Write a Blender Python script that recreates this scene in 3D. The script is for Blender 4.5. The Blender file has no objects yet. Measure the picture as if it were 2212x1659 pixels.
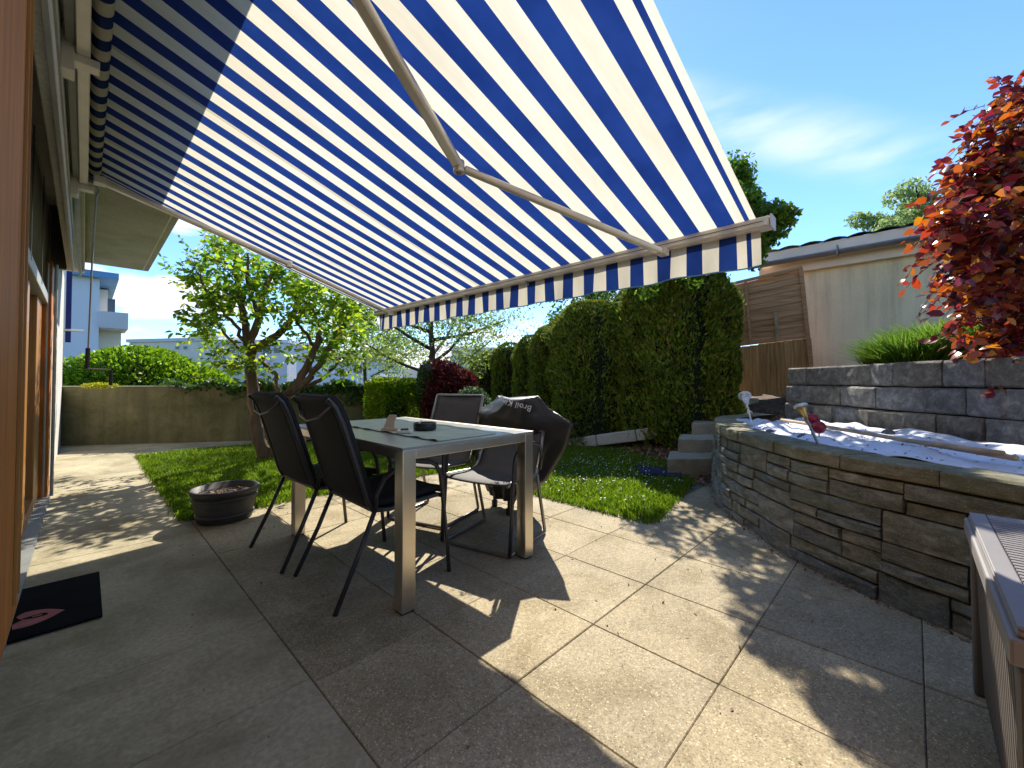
import bpy, math, random
import numpy as np
from mathutils import Vector, Matrix

random.seed(7)
rng = np.random.default_rng(7)
SC = bpy.context.scene
COL = SC.collection
PI = math.pi

# ------------------------------------------------------------------ camera
CAMH, FPX, HW, HH, PPY = 1.05, 895.0, 1106.0, 829.5, 804.8
PITCH = math.radians(1.2)
HEAD = math.atan2(.696, .718)
cd = bpy.data.cameras.new('camera')
cam = bpy.data.objects.new('camera', cd)
COL.objects.link(cam)
cam.location = (0, 0, CAMH)
cam.rotation_euler = (PI / 2 + PITCH, 0, HEAD - PI / 2)
cd.sensor_width = 36
cd.lens = 36 * FPX / (2 * HW)
cd.shift_y = -(HH - PPY) / (2 * HW)
cd.clip_start, cd.clip_end = .02, 6000
SC.camera = cam

# ------------------------------------------------------------------ light
SUN_DIR = Vector((.883, .607, 1.0)).normalized()
EL = math.asin(SUN_DIR.z)
sd = bpy.data.lights.new('sun', 'SUN')
sd.energy = 4.6
sd.angle = math.radians(.53)
sd.color = (1, .93, .81)
so = bpy.data.objects.new('sun', sd)
COL.objects.link(so)
so.rotation_euler = SUN_DIR.to_track_quat('Z', 'Y').to_euler()
so.location = (4, 3, 12)

W = bpy.data.worlds.new('World')
SC.world = W
W.use_nodes = True
wn, wl = W.node_tree.nodes, W.node_tree.links
wn.clear()
wo = wn.new('ShaderNodeOutputWorld')
bg = wn.new('ShaderNodeBackground')
sky = wn.new('ShaderNodeTexSky')
sky.sky_type = 'NISHITA'
sky.sun_disc = False
sky.sun_elevation = EL
sky.sun_rotation = math.atan2(SUN_DIR.x, SUN_DIR.y)
sky.altitude = 400
sky.air_density, sky.dust_density, sky.ozone_density = 1.0, .05, 2.5
bg.inputs[1].default_value = .125
# clouds: broken cumulus low in the sky, one thin streak higher up
tc = wn.new('ShaderNodeTexCoord')
sep = wn.new('ShaderNodeSeparateXYZ')
wl.new(tc.outputs['Generated'], sep.inputs[0])
def wmath(op, a, b=None, clamp=False):
    n = wn.new('ShaderNodeMath'); n.operation = op; n.use_clamp = clamp
    for i, v in enumerate((a, b)):
        if v is None: continue
        if isinstance(v, (int, float)): n.inputs[i].default_value = v
        else: wl.new(v, n.inputs[i])
    return n.outputs[0]
mp = wn.new('ShaderNodeMapping')
mp.inputs['Scale'].default_value = (1, 1, 3.2)
mp.inputs['Location'].default_value = (.35, .1, .2)
wl.new(tc.outputs['Generated'], mp.inputs[0])
nz = wn.new('ShaderNodeTexNoise')
nz.inputs['Scale'].default_value = 4.2
nz.inputs['Detail'].default_value = 9
nz.inputs['Roughness'].default_value = .55
wl.new(mp.outputs[0], nz.inputs['Vector'])
mr = wn.new('ShaderNodeMapRange'); mr.interpolation_type = 'SMOOTHSTEP'
mr.inputs[1].default_value, mr.inputs[2].default_value = .47, .60
wl.new(nz.outputs[0], mr.inputs[0])
lowm = wn.new('ShaderNodeMapRange'); lowm.interpolation_type = 'SMOOTHSTEP'
lowm.inputs[1].default_value, lowm.inputs[2].default_value = .62, .18
lowm.inputs[3].default_value, lowm.inputs[4].default_value = 0, 1
wl.new(sep.outputs[2], lowm.inputs[0])
# clouds thicken to the left of the view (north-west), thin out to the right
dn = wn.new('ShaderNodeVectorMath'); dn.operation = 'DOT_PRODUCT'
wl.new(tc.outputs['Generated'], dn.inputs[0]); dn.inputs[1].default_value = (-.35, .94, 0)
side = wn.new('ShaderNodeMapRange'); side.interpolation_type = 'SMOOTHSTEP'
side.inputs[1].default_value, side.inputs[2].default_value = -.05, .5
side.inputs[3].default_value, side.inputs[4].default_value = 0, 1
wl.new(dn.outputs['Value'], side.inputs[0])
cl = wmath('MULTIPLY', wmath('MULTIPLY', mr.outputs[0], lowm.outputs[0]), side.outputs[0])
# thin streak
mp2 = wn.new('ShaderNodeMapping')
mp2.inputs['Rotation'].default_value = (0, math.radians(28), math.radians(20))
mp2.inputs['Scale'].default_value = (1, 1.2, 5)
wl.new(tc.outputs['Generated'], mp2.inputs[0])
nz2 = wn.new('ShaderNodeTexNoise')
nz2.inputs['Scale'].default_value = 2.3; nz2.inputs['Detail'].default_value = 6
nz2.inputs['Roughness'].default_value = .5
wl.new(mp2.outputs[0], nz2.inputs['Vector'])
dn2 = wn.new('ShaderNodeVectorMath'); dn2.operation = 'DOT_PRODUCT'
wl.new(tc.outputs['Generated'], dn2.inputs[0])
v1 = Vector((.80, .13, .40)); v2 = Vector((.87, -.10, .27))
nrm = v1.cross(v2).normalized()
dn2.inputs[1].default_value = nrm
band = wn.new('ShaderNodeMapRange'); band.interpolation_type = 'SMOOTHSTEP'
band.inputs[1].default_value, band.inputs[2].default_value = .075, 0
band.inputs[3].default_value, band.inputs[4].default_value = 0, 1
wl.new(wmath('ABSOLUTE', dn2.outputs['Value']), band.inputs[0])
mr2 = wn.new('ShaderNodeMapRange'); mr2.interpolation_type = 'SMOOTHSTEP'
mr2.inputs[1].default_value, mr2.inputs[2].default_value = .35, .75
wl.new(nz2.outputs[0], mr2.inputs[0])
streak = wmath('MULTIPLY', wmath('MULTIPLY', band.outputs[0], mr2.outputs[0]), .75)
dens = wmath('MAXIMUM', cl, streak, True)
mixc = wn.new('ShaderNodeMix'); mixc.data_type = 'RGBA'
wl.new(dens, mixc.inputs[0])
gain = wn.new('ShaderNodeMix'); gain.data_type = 'RGBA'; gain.blend_type = 'MULTIPLY'
gain.inputs[0].default_value = 1
wl.new(sky.outputs[0], gain.inputs[6]); gain.inputs[7].default_value = (.78, 1.0, 1.22, 1)
wl.new(gain.outputs[2], mixc.inputs[6])
mixc.inputs[7].default_value = (5.6, 5.8, 6.2, 1)
wl.new(mixc.outputs[2], bg.inputs[0])
wl.new(bg.outputs[0], wo.inputs[0])

SC.render.engine = 'CYCLES'
SC.view_settings.view_transform = 'Standard'
SC.view_settings.look = 'None'
SC.view_settings.exposure = .86
SC.view_settings.gamma = 1
SC.view_settings.use_curve_mapping = False
SC.cycles.max_bounces = 7
SC.cycles.diffuse_bounces = 4
SC.cycles.transmission_bounces = 4
SC.cycles.caustics_reflective = False
SC.cycles.caustics_refractive = False
SC.cycles.sample_clamp_indirect = 6
SC.cycles.use_denoising = True

# ------------------------------------------------------------------ survey helpers
FX, FY = math.cos(HEAD), math.sin(HEAD)
def ray(px, py):
    k, m = (px - HW) / FPX, (PPY - py) / FPX
    c, s = math.cos(PITCH), math.sin(PITCH)
    f = c - m * s; u = s + m * c
    return Vector((k * FY + f * FX, -k * FX + f * FY, u)), f
def at(px, py, z):                      # point at distance z in front of the camera
    d, f = ray(px, py)
    return Vector((0, 0, CAMH)) + d * (z / f)
def ath(px, py, h=0.0):                 # point at height h
    d, f = ray(px, py)
    return Vector((0, 0, CAMH)) + d * ((h - CAMH) / d.z)
def atx(px, py, X):
    d, f = ray(px, py)
    return Vector((0, 0, CAMH)) + d * (X / d.x)
def aty(px, py, Y):
    d, f = ray(px, py)
    return Vector((0, 0, CAMH)) + d * (Y / d.y)

# ------------------------------------------------------------------ materials
def newmat(name):
    m = bpy.data.materials.new(name); m.use_nodes = True
    nt = m.node_tree; nt.nodes.clear()
    out = nt.nodes.new('ShaderNodeOutputMaterial')
    return m, nt, out
def N(nt, t, **kw):
    n = nt.nodes.new(t)
    for k, v in kw.items():
        if k in ('ins',):
            for i, x in v.items(): n.inputs[i].default_value = x
        else: setattr(n, k, v)
    return n
def L(nt, a, b): nt.links.new(a, b)
def noise(nt, scale, detail=5, rough=.55, vec=None, stretch=None, dist=0):
    if vec is None:
        vec = N(nt, 'ShaderNodeNewGeometry').outputs['Position']
    if stretch:
        mpn = N(nt, 'ShaderNodeMapping'); mpn.inputs['Scale'].default_value = stretch
        L(nt, vec, mpn.inputs[0]); vec = mpn.outputs[0]
    n = N(nt, 'ShaderNodeTexNoise')
    n.inputs['Scale'].default_value = scale; n.inputs['Detail'].default_value = detail
    n.inputs['Roughness'].default_value = rough; n.inputs['Distortion'].default_value = dist
    L(nt, vec, n.inputs['Vector'])
    return n.outputs[0]
def ramp(nt, fac, stops):
    r = N(nt, 'ShaderNodeValToRGB'); e = r.color_ramp.elements
    while len(e) < len(stops): e.new(.5)
    for i, (p, c) in enumerate(stops):
        e[i].position = p; e[i].color = (*c, 1) if len(c) == 3 else c
    L(nt, fac, r.inputs[0]); return r.outputs[0]
def mixc_(nt, fac, a, b, mode='MIX'):
    m = N(nt, 'ShaderNodeMix', data_type='RGBA', blend_type=mode)
    for v, i in ((fac, 0), (a, 6), (b, 7)):
        if isinstance(v, (int, float)): m.inputs[i].default_value = v
        elif isinstance(v, tuple): m.inputs[i].default_value = (*v, 1)[:4]
        else: L(nt, v, m.inputs[i])
    return m.outputs[2]
def bump(nt, h, strength=.3, dist=.01, prev=None):
    b = N(nt, 'ShaderNodeBump'); b.inputs['Strength'].default_value = strength
    b.inputs['Distance'].default_value = dist; L(nt, h, b.inputs['Height'])
    if prev: L(nt, prev, b.inputs['Normal'])
    return b.outputs[0]
def mth(nt, op, a, b=None, c=None):
    n = N(nt, 'ShaderNodeMath', operation=op)
    for i, v in enumerate((a, b, c)):
        if v is None: continue
        if isinstance(v, (int, float)): n.inputs[i].default_value = v
        else: L(nt, v, n.inputs[i])
    return n.outputs[0]
def principled(nt, out, color, rough=.6, metal=0, normal=None, spec=.5):
    p = N(nt, 'ShaderNodeBsdfPrincipled')
    if isinstance(color, tuple): p.inputs['Base Color'].default_value = (*color, 1)[:4]
    else: L(nt, color, p.inputs['Base Color'])
    if isinstance(rough, (int, float)): p.inputs['Roughness'].default_value = rough
    else: L(nt, rough, p.inputs['Roughness'])
    p.inputs['Metallic'].default_value = metal
    p.inputs['Specular IOR Level'].default_value = spec
    if normal: L(nt, normal, p.inputs['Normal'])
    L(nt, p.outputs[0], out.inputs[0]); return p
def rnd(nt): return N(nt, 'ShaderNodeObjectInfo').outputs['Random']

def simple(name, c, rough=.5, metal=0, var=.18, scale=6, bmp=.1, bscale=90, spec=.5, stretch=None):
    m, nt, out = newmat(name)
    c1 = tuple(x * (1 - var) for x in c); c2 = tuple(min(1, x * (1 + var)) for x in c)
    col = ramp(nt, noise(nt, scale, stretch=stretch), [(.35, c1), (.65, c2)])
    nrmn = bump(nt, noise(nt, bscale, 3), bmp, .002) if bmp else None
    principled(nt, out, col, rough, metal, nrmn, spec)
    return m

def concrete(name, c, moss=None, stain=.35, streak=0, speck=0, rough=.85, objvar=.12, bmp=.25):
    m, nt, out = newmat(name)
    big = noise(nt, 1.3, 6, .6)
    a = tuple(x * (1 - stain) for x in c)
    col = ramp(nt, big, [(.33, a), (.62, c)])
    fine = noise(nt, 55, 4, .7)
    col = mixc_(nt, .35, col, ramp(nt, fine, [(.3, (.25, .25, .25)), (.7, (1, 1, 1))]), 'OVERLAY')
    if streak:
        st = noise(nt, 2.2, 4, .6, stretch=(3.2, 3.2, .22))
        col = mixc_(nt, mth(nt, 'MULTIPLY', ramp(nt, st, [(.45, (0, 0, 0)), (.68, (1, 1, 1))]), streak), col, tuple(x * .42 for x in c))
    if moss:
        mo = noise(nt, 1.9, 8, .7, dist=.4)
        col = mixc_(nt, mth(nt, 'MULTIPLY', ramp(nt, mo, [(.47, (0, 0, 0)), (.66, (1, 1, 1))]), moss[1]), col, moss[0])
    if speck:
        v = N(nt, 'ShaderNodeTexVoronoi'); v.inputs['Scale'].default_value = 230
        L(nt, N(nt, 'ShaderNodeNewGeometry').outputs['Position'], v.inputs['Vector'])
        sepc = N(nt, 'ShaderNodeSeparateColor'); L(nt, v.outputs['Color'], sepc.inputs[0])
        sp = ramp(nt, sepc.outputs[0], [(0, (.45, .44, .42)), (.25, (.85, .83, .8)), (.8, (1, 1, 1)), (1, (1.0, .99, .96))])
        col = mixc_(nt, speck, col, sp, 'MULTIPLY')
        sp2 = ramp(nt, sepc.outputs[1], [(.93, (0, 0, 0)), (.97, (1, 1, 1))])
        col = mixc_(nt, mth(nt, 'MULTIPLY', sp2, speck * .6), col, tuple(min(1, x * 1.9) for x in c))
    col = mixc_(nt, objvar, col, ramp(nt, rnd(nt), [(0, (.36, .35, .33)), (.35, (.9, .85, .74)), (.7, (.75, .76, .76)), (1, (1, 1, 1))]), 'MULTIPLY')
    nn = bump(nt, noise(nt, 120, 4, .7), bmp, .003)
    nn = bump(nt, noise(nt, 9, 5, .6), bmp * .8, .01, nn)
    principled(nt, out, col, rough, 0, nn, .3)
    return m

def stone(name, cols, moss=None, scale=14, bmp=.9, grain=(1, 1, 2.6), bd=.028):
    m, nt, out = newmat(name)
    n1 = noise(nt, scale, 8, .68, stretch=grain, dist=.5)
    base = ramp(nt, n1, [(.25, cols[0]), (.5, cols[1]), (.75, cols[2])])
    tint = ramp(nt, rnd(nt), [(0, (.42, .45, .48)), (.3, (.85, .88, .92)), (.55, (1, .92, .76)), (.8, (.62, .56, .46)), (1, (1, 1, 1))])
    base = mixc_(nt, .8, base, tint, 'MULTIPLY')
    fl = noise(nt, 170, 3, .7)
    base = mixc_(nt, ramp(nt, fl, [(.58, (0, 0, 0)), (.72, (.6, .6, .6))]), base, tuple(min(1, x * 1.9) for x in cols[2]))
    if moss:
        geo = N(nt, 'ShaderNodeNewGeometry'); sp = N(nt, 'ShaderNodeSeparateXYZ'); L(nt, geo.outputs['Position'], sp.inputs[0])
        hz = N(nt, 'ShaderNodeMapRange'); hz.inputs[1].default_value, hz.inputs[2].default_value = moss[1], moss[2]
        L(nt, sp.outputs[2], hz.inputs[0])
        mo = ramp(nt, noise(nt, 4.5, 7, .7), [(.38, (0, 0, 0)), (.6, (1, 1, 1))])
        base = mixc_(nt, mth(nt, 'MULTIPLY', mth(nt, 'MULTIPLY', mo, hz.outputs[0]), .75), base, moss[0])
    nn = bump(nt, noise(nt, scale * 1.5, 9, .8, stretch=grain, dist=.5), bmp, bd)
    nn = bump(nt, noise(nt, 110, 4, .7), .5, .004, nn)
    principled(nt, out, base, .82, 0, nn, .35)
    return m

def wood(name, c1, c2, rough=.5, axis=2, scale=4, bmp=.15):
    m, nt, out = newmat(name)
    st = [9, 9, 9]; st[axis] = .5
    g = noise(nt, scale, 7, .6, stretch=tuple(st), dist=.6)
    col = ramp(nt, g, [(.3, c1), (.7, c2)])
    col = mixc_(nt, .5, col, ramp(nt, rnd(nt), [(0, (.6, .6, .6)), (1, (1, 1, 1))]), 'MULTIPLY')
    principled(nt, out, col, rough, 0, bump(nt, g, bmp, .004), .4)
    return m

def leafmat(name, cols, trans=.45, rough=.45, tcol=None, spec=.4, big=0):
    m, nt, out = newmat(name)
    g = N(nt, 'ShaderNodeNewGeometry')
    stops = [(i / max(1, len(cols) - 1), c) for i, c in enumerate(cols)]
    col = ramp(nt, g.outputs['Random Per Island'], stops)
    if big:
        col = mixc_(nt, big, col, ramp(nt, noise(nt, 2.2, 4), [(.3, (.35, .38, .3)), (.65, (1, 1, 1))]), 'MULTIPLY')
    p = N(nt, 'ShaderNodeBsdfPrincipled'); L(nt, col, p.inputs['Base Color'])
    p.inputs['Roughness'].default_value = rough; p.inputs['Specular IOR Level'].default_value = spec
    t = N(nt, 'ShaderNodeBsdfTranslucent')
    if tcol: L(nt, mixc_(nt, 1.0, col, tcol, 'MULTIPLY'), t.inputs[0])
    else: L(nt, col, t.inputs[0])
    mx = N(nt, 'ShaderNodeMixShader'); mx.inputs[0].default_value = trans
    L(nt, p.outputs[0], mx.inputs[1]); L(nt, t.outputs[0], mx.inputs[2]); L(nt, mx.outputs[0], out.inputs[0])
    return m

M = {}
M['slab'] = concrete('exposed_aggregate_slab', (.50, .425, .285), moss=((.19, .145, .06), .6), stain=.34, speck=.8, objvar=.34, bmp=.6)
M['strip'] = concrete('smooth_concrete', (.45, .395, .27), moss=((.19, .155, .07), .7), stain=.36, objvar=.08, bmp=.15)
M['joint'] = simple('joint_sand', (.17, .15, .10), .95, var=.5, scale=30)
M['wallconc'] = concrete('mossy_concrete_wall', (.19, .165, .085), moss=((.07, .07, .02), .8), stain=.4, streak=.6, objvar=0, bmp=.3)
M['palewall'] = concrete('pale_board_concrete', (.88, .71, .44), stain=.18, streak=.4, objvar=0, bmp=.15)
M['beamconc'] = concrete('grey_facade_render', (.58, .56, .47), stain=.2, objvar=0, bmp=.12)
M['soffit'] = concrete('slab_soffit_concrete', (.36, .36, .29), moss=((.22, .23, .13), .5), stain=.2, objvar=0, bmp=.1)
M['plaster'] = concrete('rough_plaster', (.55, .52, .47), stain=.2, objvar=0, bmp=1.0)
M['kerb'] = concrete('kerb_concrete', (.48, .46, .40), stain=.25, objvar=.1)
M['step'] = concrete('step_concrete', (.40, .37, .29), moss=((.14, .14, .06), .6), stain=.35, objvar=.15)
M['dry'] = stone('quarry_stone', [(.08, .08, .065), (.29, .28, .225), (.62, .60, .52)], moss=((.125, .125, .03), .25, .62), scale=10, bmp=.8)
M['coping'] = stone('coping_stone', [(.15, .135, .075), (.36, .33, .22), (.60, .56, .45)], moss=((.16, .145, .045), .2, .85), scale=10, bmp=.8)
M['granite'] = stone('granite_block', [(.13, .127, .122), (.36, .35, .335), (.74, .73, .70)], scale=16, bmp=1.0, grain=(1, 1, 1), bd=.07)
M['doorwood'] = wood('orange_door_wood', (.34, .10, .012), (.60, .215, .030), .6)
M['doorwood2'] = wood('amber_door_wood', (.30, .12, .02), (.48, .22, .05), .4)
M['fence'] = wood('weathered_fence_wood', (.36, .17, .07), (.74, .43, .21), .8, axis=1)
M['fencev'] = wood('weathered_board_wood', (.30, .15, .05), (.72, .42, .17), .8, axis=2)
M['alu'] = simple('awning_aluminium', (.74, .69, .60), .38, .35, var=.06, bmp=.03)
M['steelgrey'] = simple('grey_bracket_metal', (.30, .31, .29), .5, .4, var=.1)
M['blind'] = simple('dark_blind_slat', (.13, .125, .115), .45, .1, var=.1)
M['rail'] = simple('grey_blind_rail', (.33, .34, .31), .5, .1, var=.1)
M['black'] = simple('black_metal', (.02, .02, .02), .4, 0)
M['chairtube'] = simple('anthracite_tube', (.055, .055, .058), .35, .3, var=.1, bmp=0)
M['greytube'] = simple('grey_tube', (.26, .245, .22), .32, .6, var=.1, bmp=0)
M['blacksling'] = simple('black_sling', (.022, .022, .024), .7, 0, var=.15, bscale=700, bmp=.5)
M['greysling'] = simple('grey_sling', (.085, .08, .078), .65, 0, var=.1, bscale=700, bmp=.5)
M['cushion'] = simple('black_cushion', (.012, .012, .014), .9, 0, var=.2, bscale=300, bmp=.5)
M['pot'] = simple('anthracite_pot', (.055, .052, .05), .55, 0, var=.25, scale=9, stretch=(1, 1, 4))
M['soil'] = simple('soil', (.05, .035, .025), .95, 0, var=.5, scale=30, bmp=1, bscale=60)
M['mulch'] = simple('bank_soil', (.085, .058, .038), .95, 0, var=.5, scale=12, bmp=1, bscale=50)
M['ground'] = simple('ground_soil', (.07, .08, .035), .95, 0, var=.4, scale=3, bmp=.6, bscale=30)
M['mat'] = simple('black_mat_fibre', (.006, .006, .007), .95, 0, var=.3, bmp=1, bscale=400, spec=.1)
M['pink'] = simple('pink_print', (.42, .14, .13), .9, 0, var=.15, scale=20, bmp=1, bscale=400)
M['cover'] = simple('grill_cover_fabric', (.022, .022, .025), .40, 0, var=.2, bmp=.35, bscale=40)
M['print'] = simple('white_print', (.75, .75, .75), .6, 0, var=.03, bmp=0)
M['white'] = simple('white_render', (.62, .60, .62), .8, 0, var=.05, scale=1, bmp=.1)
M['lav'] = simple('lavender_render', (.74, .73, .79), .8, 0, var=.03, scale=.7, bmp=.05)
M['cream'] = simple('cream_render', (.70, .66, .56), .8, 0, var=.05, scale=1)
M['bluefascia'] = simple('blue_fascia', (.12, .30, .55), .5, 0, var=.1, scale=2)
M['window'] = simple('dark_window', (.05, .06, .08), .08, 0, var=.1, bmp=0)
M['tile'] = simple('dark_roof_tile', (.045, .043, .045), .95, 0, var=.35, scale=5)
M['gutter'] = simple('zinc_gutter', (.22, .22, .235), .45, .6, var=.12, scale=5)
M['eave'] = simple('pale_eave_board', (.85, .70, .57), .7, 0, var=.08, scale=2)
M['bark'] = simple('bark', (.15, .095, .065), .9, 0, var=.45, scale=9, stretch=(1, 1, .3), bmp=1, bscale=40)
M['darkbark'] = simple('dark_bark', (.06, .04, .03), .9, 0, var=.4, scale=9, bmp=1, bscale=40)
M['fleece'] = simple('white_fleece', (.66, .69, .76), .85, 0, var=.1, scale=7, bmp=.6, bscale=25)
M['bamboo'] = simple('bamboo', (.40, .29, .17), .55, 0, var=.3, scale=9)
M['red'] = simple('red_ball', (.30, .008, .02), .35, 0, var=.3, scale=25, bmp=.3)
M['gold'] = simple('gold_plastic', (.55, .40, .16), .3, .6, var=.2, scale=30)
M['frost'] = simple('frosted_plastic', (.62, .62, .6), .25, 0, var=.3, scale=30)
M['rock'] = simple('dark_pebble', (.10, .11, .12), .7, 0, var=.3)
M['boxbrown'] = simple('storage_box_brown', (.12, .105, .095), .6, 0, var=.12, scale=4)
M['boxgrey'] = simple('storage_lid_taupe', (.25, .235, .23), .5, 0, var=.08, scale=4)
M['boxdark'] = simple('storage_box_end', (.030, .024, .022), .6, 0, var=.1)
M['beige'] = simple('beige_wood', (.62, .47, .33), .6, 0, var=.1)
M['blueshade'] = simple('navy_shade', (.012, .018, .05), .75, 0, var=.3)  # deep bluish shade on paving, put into the colour
M['hill'] = simple('far_hill', (.06, .09, .10), 1, 0, var=.3, scale=.02, bmp=0)
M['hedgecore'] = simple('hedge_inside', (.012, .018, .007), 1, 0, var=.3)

def mat_steel():
    m, nt, out = newmat('brushed_stainless')
    g = noise(nt, 30, 3, .6, stretch=(1, 1, 14))
    col = ramp(nt, noise(nt, 4, 4), [(.3, (.70, .62, .50)), (.7, (.84, .76, .64))])
    r = mth(nt, 'MULTIPLY_ADD', g, .22, .22)
    principled(nt, out, col, r, 1.0, bump(nt, g, .06, .001))
    return m
M['steel'] = mat_steel()
def mat_glass():
    m, nt, out = newmat('frosted_table_glass')
    col = ramp(nt, noise(nt, 5, 4), [(.3, (.27, .29, .27)), (.7, (.33, .35, .33))])
    principled(nt, out, col, .28, 0, None, .6); return m
M['glass'] = mat_glass()
def mat_pane():
    m, nt, out = newmat('window_glass')
    p = principled(nt, out, (.05, .055, .05), .05, 0, None, .8); return m
M['pane'] = mat_pane()
def mat_runner():
    m, nt, out = newmat('mint_runner')
    col = ramp(nt, noise(nt, 12, 4), [(.3, (.40, .50, .42)), (.7, (.50, .60, .51))])
    principled(nt, out, col, .85, 0, bump(nt, noise(nt, 60, 3), .3, .002), .2); return m
M['runner'] = mat_runner()
AW_Y0, AW_Y1, AW_X0, AW_X1, AW_H0, AW_H1 = .60, 4.76, .035, 2.53, 2.745, 1.925
def mat_awning(name, trans=.5, seam=True):
    m, nt, out = newmat(name)
    geo = N(nt, 'ShaderNodeNewGeometry'); sp = N(nt, 'ShaderNodeSeparateXYZ'); L(nt, geo.outputs['Position'], sp.inputs[0])
    y = sp.outputs[1]
    fr = mth(nt, 'FRACT', mth(nt, 'DIVIDE', mth(nt, 'SUBTRACT', y, .7055 - .187 * 3), .187))
    blue = mth(nt, 'LESS_THAN', fr, .49)
    inner = mth(nt, 'GREATER_THAN', y, .69)
    blue = mth(nt, 'MULTIPLY', blue, inner)
    inner2 = mth(nt, 'LESS_THAN', y, AW_Y1 - .07); blue = mth(nt, 'MULTIPLY', blue, inner2)
    e1 = mth(nt, 'MULTIPLY', mth(nt, 'GREATER_THAN', y, .632), mth(nt, 'LESS_THAN', y, .656))
    e2 = mth(nt, 'MULTIPLY', mth(nt, 'GREATER_THAN', y, AW_Y1 - .05), mth(nt, 'LESS_THAN', y, AW_Y1 - .012))
    blue = mth(nt, 'MAXIMUM', blue, mth(nt, 'MAXIMUM', e1, e2))
    cream = ramp(nt, noise(nt, 3, 7, .65, stretch=(.5, 3, 1)), [(.3, (.68, .62, .47)), (.7, (.80, .76, .63))])
    if seam:
        s = None
        for yy in (1.69, 2.87, 4.0):
            q = mth(nt, 'LESS_THAN', mth(nt, 'ABSOLUTE', mth(nt, 'SUBTRACT', y, yy)), .012)
            s = q if s is None else mth(nt, 'MAXIMUM', s, q)
        cream = mixc_(nt, mth(nt, 'MULTIPLY', s, .55), cream, (.45, .36, .2))
    navy = ramp(nt, noise(nt, 5, 5, .6), [(.3, (.007, .026, .145)), (.7, (.012, .042, .205))])
    col = mixc_(nt, blue, cream, navy)
    wv = N(nt, 'ShaderNodeTexNoise'); wv.inputs['Scale'].default_value = 260
    L(nt, geo.outputs['Position'], wv.inputs['Vector'])
    nn = bump(nt, wv.outputs[0], .35, .0015)
    nn = bump(nt, noise(nt, 2.0, 5, .6, stretch=(.6, 5, 1)), .5, .02, nn)
    d = N(nt, 'ShaderNodeBsdfDiffuse'); L(nt, col, d.inputs[0]); L(nt, nn, d.inputs['Normal'])
    t = N(nt, 'ShaderNodeBsdfTranslucent'); L(nt, col, t.inputs[0])
    mx = N(nt, 'ShaderNodeMixShader'); mx.inputs[0].default_value = trans
    L(nt, d.outputs[0], mx.inputs[1]); L(nt, t.outputs[0], mx.inputs[2])
    gl = N(nt, 'ShaderNodeBsdfGlossy'); gl.inputs['Roughness'].default_value = .5
    mx2 = N(nt, 'ShaderNodeMixShader'); mx2.inputs[0].default_value = .02
    L(nt, mx.outputs[0], mx2.inputs[1]); L(nt, gl.outputs[0], mx2.inputs[2])
    L(nt, mx2.outputs[0], out.inputs[0])
    return m
M['awning'] = mat_awning('striped_awning_fabric', .55)
M['valance'] = mat_awning('striped_valance_fabric', .45, False)
# foliage
G = leafmat
M['magnolia'] = G('bright_green_leaf', [(.06, .16, .012), (.15, .32, .015), (.32, .50, .02), (.52, .60, .03)], .62, .35)
M['feather'] = G('pale_green_leaf', [(.13, .20, .05), (.26, .36, .07), (.42, .50, .10)], .6)
M['bushleaf'] = G('lime_bush_leaf', [(.08, .19, .01), (.19, .35, .012), (.36, .50, .015)], .5, big=.2)
M['limebox'] = G('lime_privet_leaf', [(.12, .22, .008), (.25, .38, .01), (.42, .52, .015)], .5)
M['thuja'] = G('thuja_spray', [(.05, .11, .012), (.12, .21, .02), (.22, .33, .03), (.33, .38, .05), (.26, .17, .06)], .35, .6, spec=.2, big=.45)
M['redmaple'] = G('dark_red_leaf', [(.05, .010, .012), (.14, .018, .018), (.26, .05, .03)], .45)
M['varieg'] = G('variegated_leaf', [(.02, .05, .02), (.05, .10, .03), (.12, .20, .06), (.42, .46, .30)], .3)
M['beech'] = G('copper_beech_leaf', [(.03, .006, .012), (.16, .012, .03), (.32, .03, .03), (.50, .10, .012), (.05, .008, .02), (.26, .02, .035), (.42, .055, .012), (.62, .24, .012), (.16, .012, .03), (.50, .12, .012), (.05, .008, .02)], .55, .28, spec=.7)
M['birch'] = G('birch_leaf', [(.20, .30, .10), (.32, .44, .15), (.44, .54, .20)], .5)
M['dkleaf'] = G('mid_green_leaf', [(.045, .11, .012), (.11, .22, .02), (.24, .38, .03)], .5)
M['grass'] = G('grass_blade', [(.06, .14, .008), (.13, .26, .010), (.24, .38, .015), (.36, .44, .03)], .5, .5, big=.25)
M['rush'] = G('ornamental_grass_blade', [(.06, .16, .02), (.14, .28, .03), (.30, .44, .05)], .5)
M['ivy'] = G('ivy_leaf', [(.02, .06, .012), (.06, .14, .02), (.16, .27, .02)], .3)
M['moss'] = G('yellow_stonecrop', [(.35, .36, .01), (.5, .48, .02)], .4)
M['daisy'] = G('daisy_petal', [(.75, .75, .7), (.85, .85, .85)], .2)
M['litter'] = G('dry_leaf', [(.16, .07, .03), (.30, .16, .09), (.42, .28, .2), (.10, .05, .03)], .1, .8)

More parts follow.
